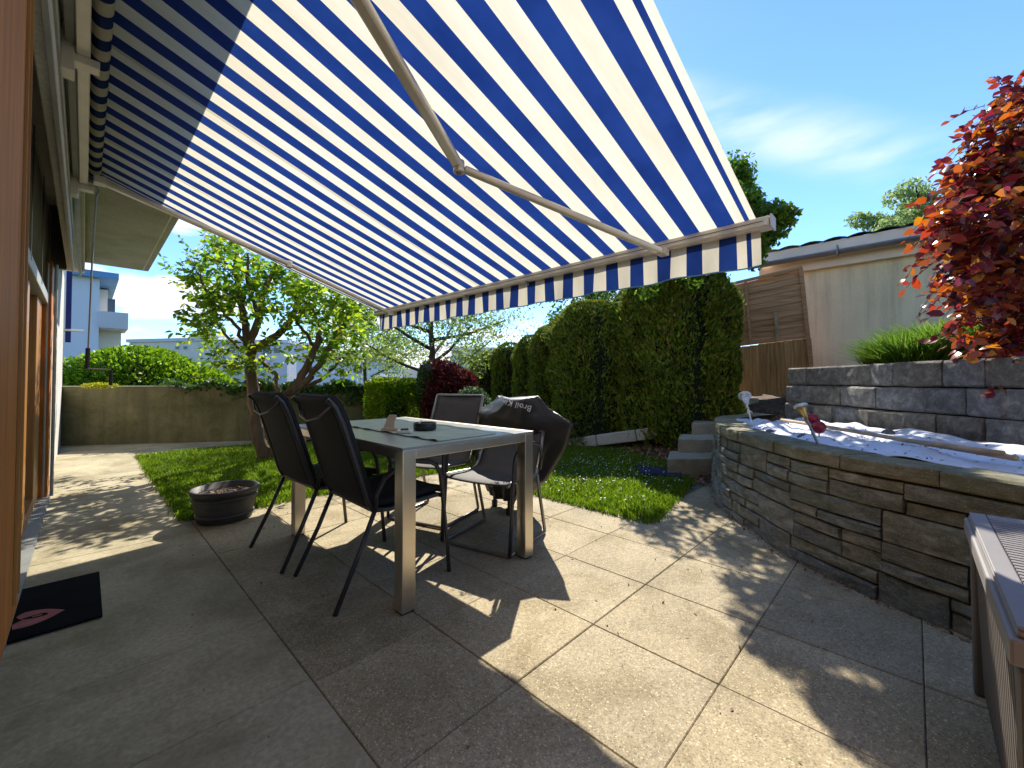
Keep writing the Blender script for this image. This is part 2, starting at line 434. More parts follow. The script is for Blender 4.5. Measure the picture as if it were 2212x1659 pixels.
# ------------------------------------------------------------------ mesh helpers
class MB:
    def __init__(s): s.v = []; s.f = []
    def add(s, vs, fs):
        b = len(s.v); s.v += [tuple(v) for v in vs]; s.f += [tuple(i + b for i in f) for f in fs]; return s
    def hexa(s, p):                        # 8 points: bottom loop, top loop
        return s.add(p, [(3, 2, 1, 0), (4, 5, 6, 7), (0, 1, 5, 4), (1, 2, 6, 5), (2, 3, 7, 6), (3, 0, 4, 7)])
    def box(s, x0, x1, y0, y1, z0, z1):
        return s.hexa([(x0, y0, z0), (x1, y0, z0), (x1, y1, z0), (x0, y1, z0), (x0, y0, z1), (x1, y0, z1), (x1, y1, z1), (x0, y1, z1)])
    def obox(s, c, ax, ay, az, hx, hy, hz):  # oriented box: centre, axes, half sizes
        c, ax, ay, az = map(Vector, (c, ax, ay, az)); ax.normalize(); ay.normalize(); az.normalize()
        p = [c + ax * (i * hx) + ay * (j * hy) + az * (k * hz) for k in (-1, 1) for i, j in ((-1, -1), (1, -1), (1, 1), (-1, 1))]
        return s.hexa(p)
    def bar(s, a, b, w, h, up=(0, 0, 1)):
        a, b = Vector(a), Vector(b); d = (b - a); l = d.length; d.normalize()
        side = d.cross(Vector(up)).normalized(); u = side.cross(d)
        return s.obox((a + b) / 2, d, side, u, l / 2, w / 2, h / 2)
    def tube(s, pts, r, n=10, cap=True):
        pts = [Vector(p) for p in pts]; m = len(pts)
        rs = r if isinstance(r, (list, tuple)) else [r] * m
        t0 = (pts[1] - pts[0]).normalized()
        ref = Vector((0, 0, 1)) if abs(t0.z) < .9 else Vector((1, 0, 0))
        u = t0.cross(ref).normalized(); vs = []; fs = []
        for i, p in enumerate(pts):
            t = (pts[min(i + 1, m - 1)] - pts[max(i - 1, 0)]).normalized()
            u = (u - t * u.dot(t)).normalized(); w = t.cross(u)
            for k in range(n):
                a = 2 * PI * k / n; vs.append(p + (u * math.cos(a) + w * math.sin(a)) * rs[i])
        for i in range(m - 1):
            for k in range(n):
                k2 = (k + 1) % n; fs.append((i * n + k, i * n + k2, (i + 1) * n + k2, (i + 1) * n + k))
        if cap: fs.append(tuple(range(n - 1, -1, -1))); fs.append(tuple((m - 1) * n + k for k in range(n)))
        return s.add(vs, fs)
    def lathe(s, prof, c, n=32, k_=1):
        prof = [(a * k_, b * k_) for a, b in prof]; vs = []; fs = []; c = Vector(c)
        for r, z in prof:
            for k in range(n):
                a = 2 * PI * k / n; vs.append((c.x + r * math.cos(a), c.y + r * math.sin(a), c.z + z))
        for i in range(len(prof) - 1):
            for k in range(n):
                k2 = (k + 1) % n; fs.append((i * n + k, i * n + k2, (i + 1) * n + k2, (i + 1) * n + k))
        return s.add(vs, fs)
    def prism(s, poly, z0, z1):
        n = len(poly)
        vs = [(p[0], p[1], z0) for p in poly] + [(p[0], p[1], z1) for p in poly]
        return s.add(vs, [tuple(range(n - 1, -1, -1)), tuple(range(n, 2 * n))] + [(i, (i + 1) % n, n + (i + 1) % n, n + i) for i in range(n)])
    def grid(s, fn, nu, nv, flip=False):
        vs = [fn(i / nu, j / nv) for i in range(nu + 1) for j in range(nv + 1)]
        fs = [(i * (nv + 1) + j, (i + 1) * (nv + 1) + j, (i + 1) * (nv + 1) + j + 1, i * (nv + 1) + j + 1) for i in range(nu) for j in range(nv)]
        if flip: fs = [f[::-1] for f in fs]
        return s.add(vs, fs)

def link(o, parent=None):
    COL.objects.link(o)
    if parent is not None:
        o.parent = parent
        o.matrix_parent_inverse = Matrix.Translation(parent.location).inverted() if parent.type == 'EMPTY' else Matrix.Identity(4)
    return o
def obj(name, mb, mat, parent=None, smooth=False, bevel=0, solid=0, subsurf=0):
    me = bpy.data.meshes.new(name); me.from_pydata(mb.v, [], mb.f); me.update()
    me.materials.append(M[mat] if isinstance(mat, str) else mat)
    if smooth: me.polygons.foreach_set('use_smooth', [True] * len(me.polygons))
    o = bpy.data.objects.new(name, me); link(o, parent)
    if solid:
        md = o.modifiers.new('solid', 'SOLIDIFY'); md.thickness = solid; md.offset = 0
    if subsurf:
        md = o.modifiers.new('sub', 'SUBSURF'); md.levels = subsurf; md.render_levels = subsurf
    if bevel:
        md = o.modifiers.new('bevel', 'BEVEL'); md.width = bevel; md.segments = 2; md.limit_method = 'ANGLE'
    return o
def npobj(name, V, F, mat, parent=None, smooth=False):
    V = np.asarray(V, dtype=np.float32).reshape(-1, 3); F = np.asarray(F, dtype=np.int32)
    me = bpy.data.meshes.new(name); k = F.shape[1]
    me.vertices.add(len(V)); me.vertices.foreach_set('co', V.ravel())
    me.loops.add(F.size); me.loops.foreach_set('vertex_index', F.ravel())
    me.polygons.add(len(F)); me.polygons.foreach_set('loop_start', np.arange(0, F.size, k, dtype=np.int32))
    me.polygons.foreach_set('loop_total', np.full(len(F), k, dtype=np.int32))
    me.update(calc_edges=True); me.materials.append(M[mat])
    o = bpy.data.objects.new(name, me); link(o, parent); return o
def thing(name, label, cat, loc=(0, 0, 0), group=None):
    o = bpy.data.objects.new(name, None); o.empty_display_size = .1
    COL.objects.link(o); o.location = loc; tag(o, label, cat, group); return o
def tag(o, label=None, cat=None, group=None, kind=None):
    if label: o['label'] = label
    if cat: o['category'] = cat
    if group: o['group'] = group
    if kind: o['kind'] = kind
    return o
def struct(o): o['kind'] = 'structure'; return o
def dup(root, loc, rotz, label):
    r = root.copy(); COL.objects.link(r); r.location = loc; r.rotation_euler = (0, 0, rotz); r['label'] = label
    for ch in list(root.children):
        c = ch.copy(); COL.objects.link(c); c.parent = r
        for g in ch.children:
            d = g.copy(); COL.objects.link(d); d.parent = c
    return r

def leaves(P, size, droop=0.0, up=.5, aspect=.5, dirs=None, fold=.25):
    """leaf-shaped quads (two folded triangles pairs) at points P"""
    P = np.asarray(P); n = len(P)
    sz = np.asarray(size) if np.ndim(size) else size * rng.uniform(.65, 1.25, n)
    d = rng.normal(size=(n, 3)) if dirs is None else dirs + rng.normal(size=(n, 3)) * .45
    d[:, 2] -= droop; d /= np.linalg.norm(d, axis=1)[:, None] + 1e-9
    nn = rng.normal(size=(n, 3)) * (1 - up); nn[:, 2] += up
    s = np.cross(d, nn); s /= np.linalg.norm(s, axis=1)[:, None] + 1e-9
    nn = np.cross(s, d)
    a = sz[:, None]
    base = P - d * a * .5; tip = P + d * a * .5
    l = P - s * a * aspect * .5 + nn * a * fold * .3 - d * a * .05; r = P + s * a * aspect * .5 + nn * a * fold * .3 - d * a * .05
    V = np.stack([base, r, tip, l], 1).reshape(-1, 3)
    i = np.arange(n)[:, None] * 4
    F = np.concatenate([i + [[0, 1, 2]], i + [[0, 2, 3]]], 0)
    return V, F

def leaf6(P, D, size, up=.3, aspect=.55, fold=.3, curl=.25):
    P = np.asarray(P); n = len(P); sz = (size * rng.uniform(.6, 1.2, n))[:, None]
    d = D + rng.normal(size=(n, 3)) * .25; d /= np.linalg.norm(d, axis=1)[:, None] + 1e-9
    nn = rng.normal(size=(n, 3)) * (1 - up); nn[:, 2] += up
    s_ = np.cross(d, nn); s_ /= np.linalg.norm(s_, axis=1)[:, None] + 1e-9; nn = np.cross(s_, d)
    w = sz * aspect * .5
    V = np.stack([P, P + d * sz * .3 + s_ * w * .85 + nn * sz * fold * .25, P + d * sz * .65 + s_ * w * .8 + nn * sz * (fold * .2 - curl * .1),
                  P + d * sz - nn * sz * curl * .35, P + d * sz * .65 - s_ * w * .8 + nn * sz * (fold * .2 - curl * .1), P + d * sz * .3 - s_ * w * .85 + nn * sz * fold * .25], 1).reshape(-1, 3)
    i = np.arange(n)[:, None] * 6
    return V, np.concatenate([i + [[0, 1, 5]], i + [[1, 4, 5]], i + [[1, 2, 4]], i + [[2, 3, 4]]], 0)

def twigs(cs, per, length, bias, lsize, step, spread=.8, sag=.25, start=.5):
    """thin shoots through each cluster with alternate leaves along them"""
    LP = []; LD = []; mb = MB()
    for c, r, k in cs:
        c = np.array(c); r = np.array(r)
        for q in range(max(1, int(per * k))):
            p = c + rng.normal(size=3) * r * start
            d = np.array(bias) + rng.normal(size=3) * spread; d /= np.linalg.norm(d)
            l = length * rng.uniform(.5, 1.25); n = max(3, int(l / step)); pts = []
            side = np.cross(d, [0, 0, 1.0]); side /= np.linalg.norm(side) + 1e-6
            for i in range(n):
                t = i / (n - 1); x = p + d * l * t + np.array([0, 0, -sag * l * t * t]); pts.append(x)
                dd = d * .5 + side * (1 if i % 2 else -1) * .8 + rng.normal(size=3) * .3 + np.array([0, 0, -.25])
                LP.append(x); LD.append(dd / np.linalg.norm(dd))
            mb.tube([Vector(pts[0]), Vector(pts[n // 2]), Vector(pts[-1])], [.0035, .0025, .0012], 3, False)
    return np.array(LP), np.array(LD), mb

def blobpts(c, r, n, shell=.55):
    """points through an ellipsoid volume, denser near its surface"""
    d = rng.normal(size=(n, 3)); d /= np.linalg.norm(d, axis=1)[:, None]
    rad = shell + (1 - shell) * rng.random(n) ** .7
    return np.array(c) + d * rad[:, None] * np.array(r)

# ================================================================== GROUND
def poly_obj(name, poly, z, mat, parent=None):
    mb = MB(); mb.add([(p[0], p[1], z) for p in poly], [tuple(range(len(poly)))])
    return obj(name, mb, mat, parent)

g = MB(); g.box(-900, 900, -900, 900, -.5, -.06)
struct(obj('ground', g, 'ground'))

# terrace bed + slabs on a half-metre grid
terr = bpy.data.objects.new('terrace', None); COL.objects.link(terr); struct(terr)
bed = MB(); bed.box(-.9, 4.9, -3.2, 3.98, -.2, -.012)
obj('bedding_sand', bed, 'joint', terr)
gx = [.574 + .4865 * i for i in range(0, 9)]
gy = [.50 + .511 * j for j in range(-7, 8)]
gy = [y for y in gy if y > -3.1]
LAWN_C = [ath(1410, 1118), ath(1475, 1036)]
def slab(x0, x1, y0, y1, z=0.0, g_=.0014, mat='slab', par=terr, name='paving_slab'):
    mb = MB(); j = random.uniform(-.0012, .0012); x0 += g_; x1 -= g_; y0 += g_; y1 -= g_
    c = .003
    mb.add([(x0, y0, -.04), (x1, y0, -.04), (x1, y1, -.04), (x0, y1, -.04),
            (x0, y0, z - c + j), (x1, y0, z - c + j), (x1, y1, z - c + j), (x0, y1, z - c + j),
            (x0 + c, y0 + c, z + j), (x1 - c, y0 + c, z + j), (x1 - c, y1 - c, z + j), (x0 + c, y1 - c, z + j)],
           [(0, 1, 5, 4), (1, 2, 6, 5), (2, 3, 7, 6), (3, 0, 4, 7), (4, 5, 9, 8), (5, 6, 10, 9), (6, 7, 11, 10), (7, 4, 8, 11), (8, 9, 10, 11)])
    return obj(name, mb, mat, par)
for i in range(len(gx) - 1):
    for j in range(len(gy) - 1):
        x0, x1, y0, y1 = gx[i], gx[i + 1], gy[j], gy[j + 1]
        if x0 > 2.9 and y0 > 1.4: continue
        if x0 > 4.0 and y0 < 0: continue
        slab(x0, x1, y0, min(y1, 3.96))
sx = [-.9, .574]
for y0, y1 in ((-3.1, -1.5), (-1.5, 0.0), (0.0, 1.55), (1.55, 2.07), (2.07, 3.62), (3.62, 5.25), (5.25, 6.6), (6.6, 8.2), (8.2, 10.6)):
    slab(-.9 if y1 > 0 else -.9, .574, y0, y1, mat='strip', name='concrete_slab')
bed2 = MB(); bed2.box(-.9, .62, 3.98, 10.7, -.2, -.012); bed2.box(.62, 3.2, 7.75, 10.2, -.2, -.012)
obj('strip_bedding', bed2, 'joint', terr)
for x0, x1, y0, y1 in ((.574, 1.7, 7.82, 9.6), (1.7, 2.9, 7.82, 9.0)):
    slab(x0, x1, y0, y1, mat='strip', name='concrete_slab')

# ================================================================== LAWN
lawn_poly = [(.60, 3.98), (.60, 7.8), (2.7, 7.8), (5.2, 6.2), (6.2, 4.1), (6.3, 3.2), (5.35, 2.35), (4.5, 1.72), (3.02, 1.44), (2.96, 3.98)]
lawn = poly_obj('lawn', lawn_poly, -.004, 'mulch'); struct(lawn)
def inpoly(P, poly):
    x, y = P[:, 0], P[:, 1]; ins = np.zeros(len(P), bool); n = len(poly); j = n - 1
    for i in range(n):
        xi, yi = poly[i]; xj, yj = poly[j]
        c = ((yi > y) != (yj > y)) & (x < (xj - xi) * (y - yi) / (yj - yi + 1e-12) + xi)
        ins ^= c; j = i
    return ins
def grassmesh(name, poly, n, hgt, mat='grass', zf=None, w=.006, parent=None):
    lo = np.min(poly, 0); hi = np.max(poly, 0)
    P = rng.uniform(lo, hi, (n, 2)); P = P[inpoly(P, poly)]; n = len(P)
    z = np.zeros(n) if zf is None else zf(P[:, 0], P[:, 1])
    clump = .6 + .55 * np.sin(P[:, 0] * 5.1 + np.sin(P[:, 1] * 3.7) * 2) * np.sin(P[:, 1] * 6.3 + 1)
    h = hgt * rng.uniform(.5, 1.3, n) * (.75 + .35 * clump)
    a = rng.uniform(0, 2 * PI, n); lean = rng.uniform(.1, .9, n) * h; la = rng.uniform(0, 2 * PI, n)
    sx_, sy_ = np.cos(a) * w, np.sin(a) * w
    lx, ly = np.cos(la) * lean, np.sin(la) * lean
    V = np.stack([np.stack([P[:, 0] - sx_, P[:, 1] - sy_, z - .01], 1), np.stack([P[:, 0] + sx_, P[:, 1] + sy_, z - .01], 1),
                  np.stack([P[:, 0] + sx_ * .7 + lx * .35, P[:, 1] + sy_ * .7 + ly * .35, z + h * .6], 1),
                  np.stack([P[:, 0] - sx_ * .7 + lx * .35, P[:, 1] - sy_ * .7 + ly * .35, z + h * .6], 1),
                  np.stack([P[:, 0] + lx, P[:, 1] + ly, z + h], 1)], 1).reshape(-1, 3)
    i = np.arange(n)[:, None] * 5
    F = np.concatenate([i + [[0, 1, 2]], i + [[0, 2, 3]], i + [[3, 2, 4]]], 0)
    return npobj(name, V, F, mat, parent)
gr = grassmesh('grass', lawn_poly, 210000, .052)
tag(gr, kind='stuff', label='short bright green lawn grass beside the terrace', cat='grass')
# ragged edge tufts spilling over the slab edge
edge = []
for a, b in (((.56, 3.93), (.56, 7.8)), ((.6, 3.95), (2.98, 3.95)), ((2.93, 3.95), (2.93, 1.44)), ((2.95, 1.41), (4.45, 1.70))):
    n = int(900 * math.dist(a, b)); t = rng.random(n)[:, None]
    edge.append(np.array(a) * (1 - t) + np.array(b) * t + rng.normal(size=(n, 2)) * .028)
E = np.concatenate(edge); E3 = np.c_[E, np.full(len(E), .018)]
dd = np.tile([[0, 0, 1.2]], (len(E3), 1)).astype(float)
V, F = leaves(E3, .055, dirs=dd, up=.1, aspect=.16)
o = npobj('edge_grass', V, F, 'grass'); tag(o, kind='stuff', label='longer tufts of grass along the slab edges', cat='grass')
n = 700
P = np.c_[rng.normal(4.0, .85, n), rng.normal(2.45, .55, n)]; P = P[inpoly(P, lawn_poly)]
P3 = np.c_[P, rng.uniform(.045, .07, len(P))]
V, F = leaves(P3, .017, up=.95, aspect=1)
o = npobj('daisies', V, F, 'daisy'); tag(o, kind='stuff', label='tiny white daisies scattered over the right-hand lawn', cat='flowers')

# bank that climbs from the lawn to the hedge and the timber screen
def bankz(x, y):
    t = np.clip((np.asarray(x) * .86 - np.asarray(y) * .35 - 3.35) / 3.0, 0, 1)
    return .85 * t * t * (3 - 2 * t)
def bankfn(u, v):
    x = 3.6 + u * 8.4; y = -3.5 + v * 9.5
    return (x, y, float(bankz(x, y)) - .02 + .012 * math.sin(x * 9) * math.sin(y * 8))
bk = MB(); bk.grid(bankfn, 90, 90)
def bank_filter():
    fs = []
    for f in bk.f:
        c = np.mean([bk.v[i] for i in f], 0)
        if c[2] < -.012 or (c[0] < 4.95 and c[1] < 1.6) or inpoly(np.array([[c[0], c[1]]]), lawn_poly)[0]:
            continue
        fs.append(f)
    bk.f = fs
bank_filter()
bo = obj('garden_bank', bk, 'mulch', smooth=True); struct(bo)
n = 5200
P = np.c_[rng.uniform(4.3, 6.8, n), rng.uniform(1.3, 4.0, n)]
keep = ((P[:, 0] * .86 - P[:, 1] * .35) > 3.2) & ~inpoly(P, [(-9, -9), (4.6, -9), (4.6, 1.4), (-9, 1.4)])
P = P[keep]; P3 = np.c_[P, bankz(P[:, 0], P[:, 1]) + .005]
V, F = leaves(P3, .05, up=.8, aspect=.6)
o = npobj('leaf_litter', V, F, 'litter'); tag(o, kind='stuff', label='dry brown leaves covering the bank beside the steps', cat='leaf litter')

# ================================================================== HOUSE
house = thing('house_facade', 'house wall at the left edge with orange wooden frames, grey header and rough plaster', 'house', (-.2, 4, 0))
mb = MB(); mb.box(-.55, -.255, 5.83, 10.0, -.05, 2.74); obj('plaster_wall', mb, 'plaster', house)
mb = MB(); mb.box(-.55, -.21, -3.2, 2.3, -.05, 2.1); obj('plaster_wall', mb, 'plaster', house)
mb = MB(); mb.box(-.55, -.022, -3.2, 9.2, 2.725, 2.885); obj('header_beam', mb, 'beamconc', house, bevel=.006)
mb = MB(); mb.box(-.135, -.10, -3.2, 5.92, 2.14, 2.722); obj('blind_housing', mb, 'beamconc', house, bevel=.006)
mb = MB(); mb.box(-.54, -.42, -3.2, 5.92, 2.10, 2.722); obj('lintel', mb, 'beamconc', house)
mb = MB(); mb.box(-.418, -.137, 5.86, 5.90, 2.13, 2.722); obj('housing_end', mb, 'blind', house)
mb = MB(); mb.box(-.102, -.088, -3.2, 5.94, 2.12, 2.155); mb.box(-.102, -.092, -3.2, 5.94, 2.40, 2.415); obj('housing_trim', mb, 'rail', house)
mb = MB(); mb.box(-.085, -.055, .4, 9.1, 2.63, 2.70); obj('cable_rail', mb, 'steelgrey', house)
# near door post
def post(y0, y1, name='door_frame', m='doorwood', x0=-.46, x1=-.2, z1=2.135):
    mb = MB(); mb.box(x0, x1, y0, y1, 0.02, z1); return obj(name, mb, m, house, bevel=.008)
mb = MB(); mb.box(-.34, -.094, -2.0, 1.42, .56, 2.62); obj('window_frame', mb, 'doorwood', house, bevel=.006)
mb = MB(); mb.box(-.0935, -.089, 1.30, 1.306, .60, 2.6); mb.box(-.0935, -.089, 1.37, 1.374, .60, 2.6); obj('frame_groove', mb, 'doorwood2', house)
# far leaves
f1 = post(5.55, 5.80, x0=-.38, x1=-.215)
f2 = post(5.02, 5.50, 'door_leaf', 'doorwood2', -.36, -.27, 2.05)
f3 = post(4.20, 4.34, 'door_leaf', 'doorwood2', -.36, -.27, 2.05)
mb = MB(); mb.box(-.33, -.31, 4.34, 5.02, .12, 2.0); obj('door_pane', mb, 'pane', house)
for za, zb in ((.02, .12), (2.0, 2.05)):
    mb = MB(); mb.box(-.36, -.27, 4.34, 5.02, za, zb); obj('door_rail', mb, 'doorwood2', house)
mb = MB(); mb.box(-.33, -.31, 2.57, 4.2, .03, 2.05); obj('door_pane', mb, 'pane', house)
mb = MB(); mb.box(-.5, -.2, 2.57, 5.83, -.03, .022); obj('door_sill', mb, 'steelgrey', house)
mb = MB(); mb.tube([(-.19, 5.53, .03), (-.19, 5.53, 2.1)], .012, 8); mb.tube([(-.24, 5.50, .03), (-.24, 5.50, 2.1)], .008, 8); obj('blind_guide', mb, 'rail', house)
mb = MB(); mb.box(-1.4, -1.35, -3, 6, 0, 2.7); mb.box(-1.4, -.55, -3, 6, 2.7, 2.72); obj('inner_wall', mb, 'cream', house)
# balcony slab
sl = MB(); sl.box(-.6, .72, -3.2, 9.2, 2.89, 3.09)
sl = obj('balcony_slab', sl, 'soffit', house, bevel=.01)
mb = MB(); mb.box(.64, .655, -3.2, 9.1, 2.884, 2.8895); mb.box(-.02, .65, 9.08, 9.095, 2.884, 2.8895); obj('drip_groove', mb, 'beamconc', house)
mb = MB(); mb.box(-.6, -.2, -3.2, 9.2, 3.09, 5.2); obj('upper_wall', mb, 'cream', house)

# blind
bl = thing('window_blind', 'dark slatted blind half lowered in the doorway under the grey header', 'window blind', (-.27, 4.2, 1.9))
for i in range(30):
    z = 1.835 + i * .026
    mb = MB(); mb.bar((-.28, 1.5, z), (-.28, 5.84, z), .062, .003, up=(-.35, 0, 1)); obj('slat', mb, 'blind', bl)
mb = MB(); mb.box(-.325, -.235, 1.5, 5.80, 1.735, 1.828); obj('bottom_rail', mb, 'rail', bl, bevel=.006)
for y in (1.9, 2.9, 3.8, 4.7, 5.6):
    mb = MB(); mb.tube([(-.235, y, 1.78), (-.235, y, 2.6)], .0035, 6); obj('ladder_cord', mb, 'rail', bl)

# ================================================================== AWNING
aw = thing('awning', 'large blue and cream striped awning stretched over the terrace', 'awning', (0, 2.7, 2.7))
def awfn(u, v):
    x = AW_X0 + (AW_X1 - AW_X0) * u; y = AW_Y0 + (AW_Y1 - AW_Y0) * v
    z = AW_H0 + (AW_H1 - AW_H0) * u - .022 * math.sin(PI * u) * (1 + .3 * math.sin(v * 9)) + .004 * math.sin(v * 60) * u * u + .003 * math.sin(v * 23 + u * 7) * math.sin(PI * u)
    return (x, y, z)
mb = MB(); mb.grid(awfn, 24, 130); obj('fabric', mb, 'awning', aw, smooth=True)
mb = MB(); mb.tube([(.033, AW_Y0, 2.715), (.033, AW_Y1, 2.715)], .036, 24); obj('roller', mb, M['valance'], aw, smooth=True)
mb = MB(); mb.box(-.05, -.003, .5, 4.85, 2.60, 2.648); obj('torsion_bar', mb, 'alu', aw, bevel=.004)
for y in (1.10, 2.85, 4.70):
    mb = MB(); mb.box(-.098, .03, y - .035, y + .035, 2.56, 2.60); mb.box(-.10, -.055, y - .05, y + .05, 2.50, 2.72); obj('wall_bracket', mb, 'alu', aw, bevel=.004)
for y in (AW_Y0 - .03, AW_Y1 + .01):
    mb = MB(); mb.box(-.02, .075, y, y + .018, 2.66, 2.77); obj('end_plate', mb, 'steelgrey', aw)
mb = MB(); mb.box(2.50, 2.585, .535, 4.80, 1.868, 1.928); mb.box(2.487, 2.499, .54, 4.79, 1.872, 1.888); obj('front_bar', mb, 'alu', aw, bevel=.006)
for ya in (.522, 4.802):
    mb = MB(); mb.box(2.495, 2.59, ya, ya + .01, 1.862, 1.934); obj('bar_end_cap', mb, 'white', aw, bevel=.004)
mb = MB(); mb.box(2.4855, 2.4865, .56, 4.78, 1.896, 1.900); obj('bar_seam', mb, 'black', aw)
def valfn(u, v):
    y = .585 + (4.775 - .585) * u
    w = .012 * math.sin(u * 95) * v + .008 * math.sin(u * 37 + 1) * v
    return (2.545 + w, y + .004 * math.sin(u * 61) * v, 1.868 - .185 * v - .004 * math.sin(u * 47) * v)
mb = MB(); mb.grid(valfn, 260, 6); obj('valance', mb, 'valance', aw, smooth=True)
def valfn2(u, v):
    p = valfn(u, 1); return (p[0] - .0015, p[1], p[2] - .006 + v * .008)
mb = MB(); mb.grid(valfn2, 260, 1); obj('valance_hem', mb, M['bluefascia'], aw)
for y in (2.27, 3.05, 3.75):
    mb = MB(); mb.box(2.50, 2.53, y - .012, y + .012, 1.835, 1.867); obj('bar_clip', mb, 'steelgrey', aw)
def arm(sh, el, en, nm):
    sh, el, en = Vector(sh), Vector(el), Vector(en)
    u = MB(); u.bar(sh, el, .058, .040); o1 = obj('upper_arm', u, 'alu', aw, bevel=.012)
    u = MB(); u.bar(el + (en - el).normalized() * .03 + Vector((0, 0, -.003)), en, .046, .034); obj('lower_arm', u, 'alu', aw, bevel=.01)
    u = MB(); u.tube([el + Vector((0, 0, -.034)), el + Vector((0, 0, .03))], .032, 16); k = obj('elbow_joint', u, 'alu', aw, bevel=.004)
    u = MB(); u.tube([el + Vector((0, 0, -.040)), el + Vector((0, 0, -.033))], .014, 10); obj('joint_bolt', u, 'steelgrey', aw)
    u = MB(); u.obox(en, (1, 0, 0), (0, 1, 0), (0, 0, 1), .03, .028, .02); obj('arm_shoe', u, 'alu', aw, bevel=.006)
    u = MB(); u.obox(sh, (1, 0, 0), (0, 1, 0), (0, 0, 1), .035, .045, .03); obj('shoulder_bracket', u, 'alu', aw, bevel=.006)
arm((.06, 1.14, 2.62), (1.405, 1.766, 2.222), (2.475, 1.10, 1.845), 'right')
arm((.06, 4.56, 2.62), (1.40, 4.45, 2.215), (2.475, 4.38, 1.845), 'left')
# crank
cr = thing('awning_crank', 'long thin crank rod hanging from the far end of the awning', 'crank', (.03, 4.86, 1.2))
top = at(207, 385, 3.36); bot = at(190, 767, 3.40)
mb = MB(); mb.tube([top, top + Vector((.0, 0, -.06)), top + Vector((.02, .01, -.10)), top + Vector((0.005, 0, -.14)), top.lerp(bot, .5), bot], .006, 8); obj('rod', mb, 'steelgrey', cr)
b2 = at(188, 796, 3.40)
mb = MB(); mb.tube([at(190, 752, 3.40), b2], .015, 10); obj('grip', mb, 'black', cr)
b3 = at(240, 799, 3.36); mb = MB(); mb.tube([b2, b3], .006, 8); obj('crank_arm', mb, 'steelgrey', cr)
mb = MB(); mb.tube([b3, at(239, 832, 3.36)], .012, 10); obj('crank_handle', mb, 'black', cr)
mb = MB(); mb.tube([top + Vector((-.05, 0, .05)), top], .014, 8); mb.tube([top + Vector((0, 0, 0.03)), top + Vector((0, 0, -.04))], .018, 8); obj('gear_hook', mb, 'steelgrey', cr)

# neighbour's vertical screen beyond the wall end
ns = thing('side_screen', 'white roller screen with a navy border hanging past the plaster wall end', 'screen', (-.3, 10.5, 1.7))
mb = MB(); mb.box(-.75, -.245, 10.45, 10.46, 1.72, 2.98); obj('fabric', mb, 'print', ns)
mb = MB(); mb.box(-.243, -.175, 10.447, 10.463, 1.72, 2.98); obj('navy_border', mb, simple('navy_fabric', (.01, .02, .14), .8), ns)
mb = MB(); mb.tube([(-.7, 10.44, 1.93), (-.02, 10.44, 1.93)], .02, 8); obj('drop_bar', mb, 'alu', ns)

# ================================================================== GARDEN WALL
wa, wb = Vector((-.32, 10.0, 0)), Vector((5.2, 6.35, 0))
wd = (wb - wa).normalized(); wn_ = Vector((-wd.y, wd.x, 0))
mb = MB(); c = (wa + wb) / 2 + wn_ * .1
mb.obox((c.x, c.y, .455), wd, wn_, (0, 0, 1), (wb - wa).length / 2, .1, .5)
gw = obj('garden_wall', mb, 'wallconc', None, bevel=.008); tag(gw, 'low mossy concrete garden wall behind the left lawn', 'wall')
mb = MB(); mb.obox((c.x, c.y, .965), wd, wn_, (0, 0, 1), (wb - wa).length / 2, .104, .006); obj('wall_cap', mb, 'kerb', gw)

# ================================================================== DRYSTONE PLANTER WALL
base_px = [(1541, 1050), (1546, 1078), (1560, 1098.8), (1590, 1125), (1629.5, 1151.5), (1703.7, 1204), (1785, 1245), (1847.5, 1276), (1948, 1319), (2072.6, 1372)]
bp = [ath(*p) for p in base_px]
bp = [bp[0] + Vector((1.2, -.06, 0)), bp[0] + Vector((.45, .12, 0))] + bp
e = (bp[-1] - bp[-3]).normalized(); bp += [bp[-1] + e * .5, bp[-1] + e * 1.2 + Vector((.05, 0, 0))]
def resample(pts, step):
    out = []; 
    # Catmull-Rom
    for i in range(len(pts) - 1):
        p0, p1, p2, p3 = pts[max(i - 1, 0)], pts[i], pts[i + 1], pts[min(i + 2, len(pts) - 1)]
        for k in range(12):
            t = k / 12
            out.append(.5 * ((2 * p1) + (p2 - p0) * t + (2 * p0 - 5 * p1 + 4 * p2 - p3) * t * t + (-p0 + 3 * p1 - 3 * p2 + p3) * t ** 3))
    out.append(pts[-1]); return out
curve = resample(bp, .05)
cum = [0]
for i in range(1, len(curve)): cum.append(cum[-1] + (curve[i] - curve[i - 1]).length)
CL = cum[-1]
def cpt(s, off=0.0):
    s = min(max(s, 0), CL - 1e-6)
    i = np.searchsorted(cum, s, side='right') - 1
    t = (s - cum[i]) / max(1e-9, cum[i + 1] - cum[i])
    p = curve[i].lerp(curve[i + 1], t)
    a, b = max(i - 3, 0), min(i + 4, len(curve) - 1)
    d = (curve[b] - curve[a]).normalized(); nrm_ = Vector((-d.y, d.x, 0))
    return p + nrm_ * off
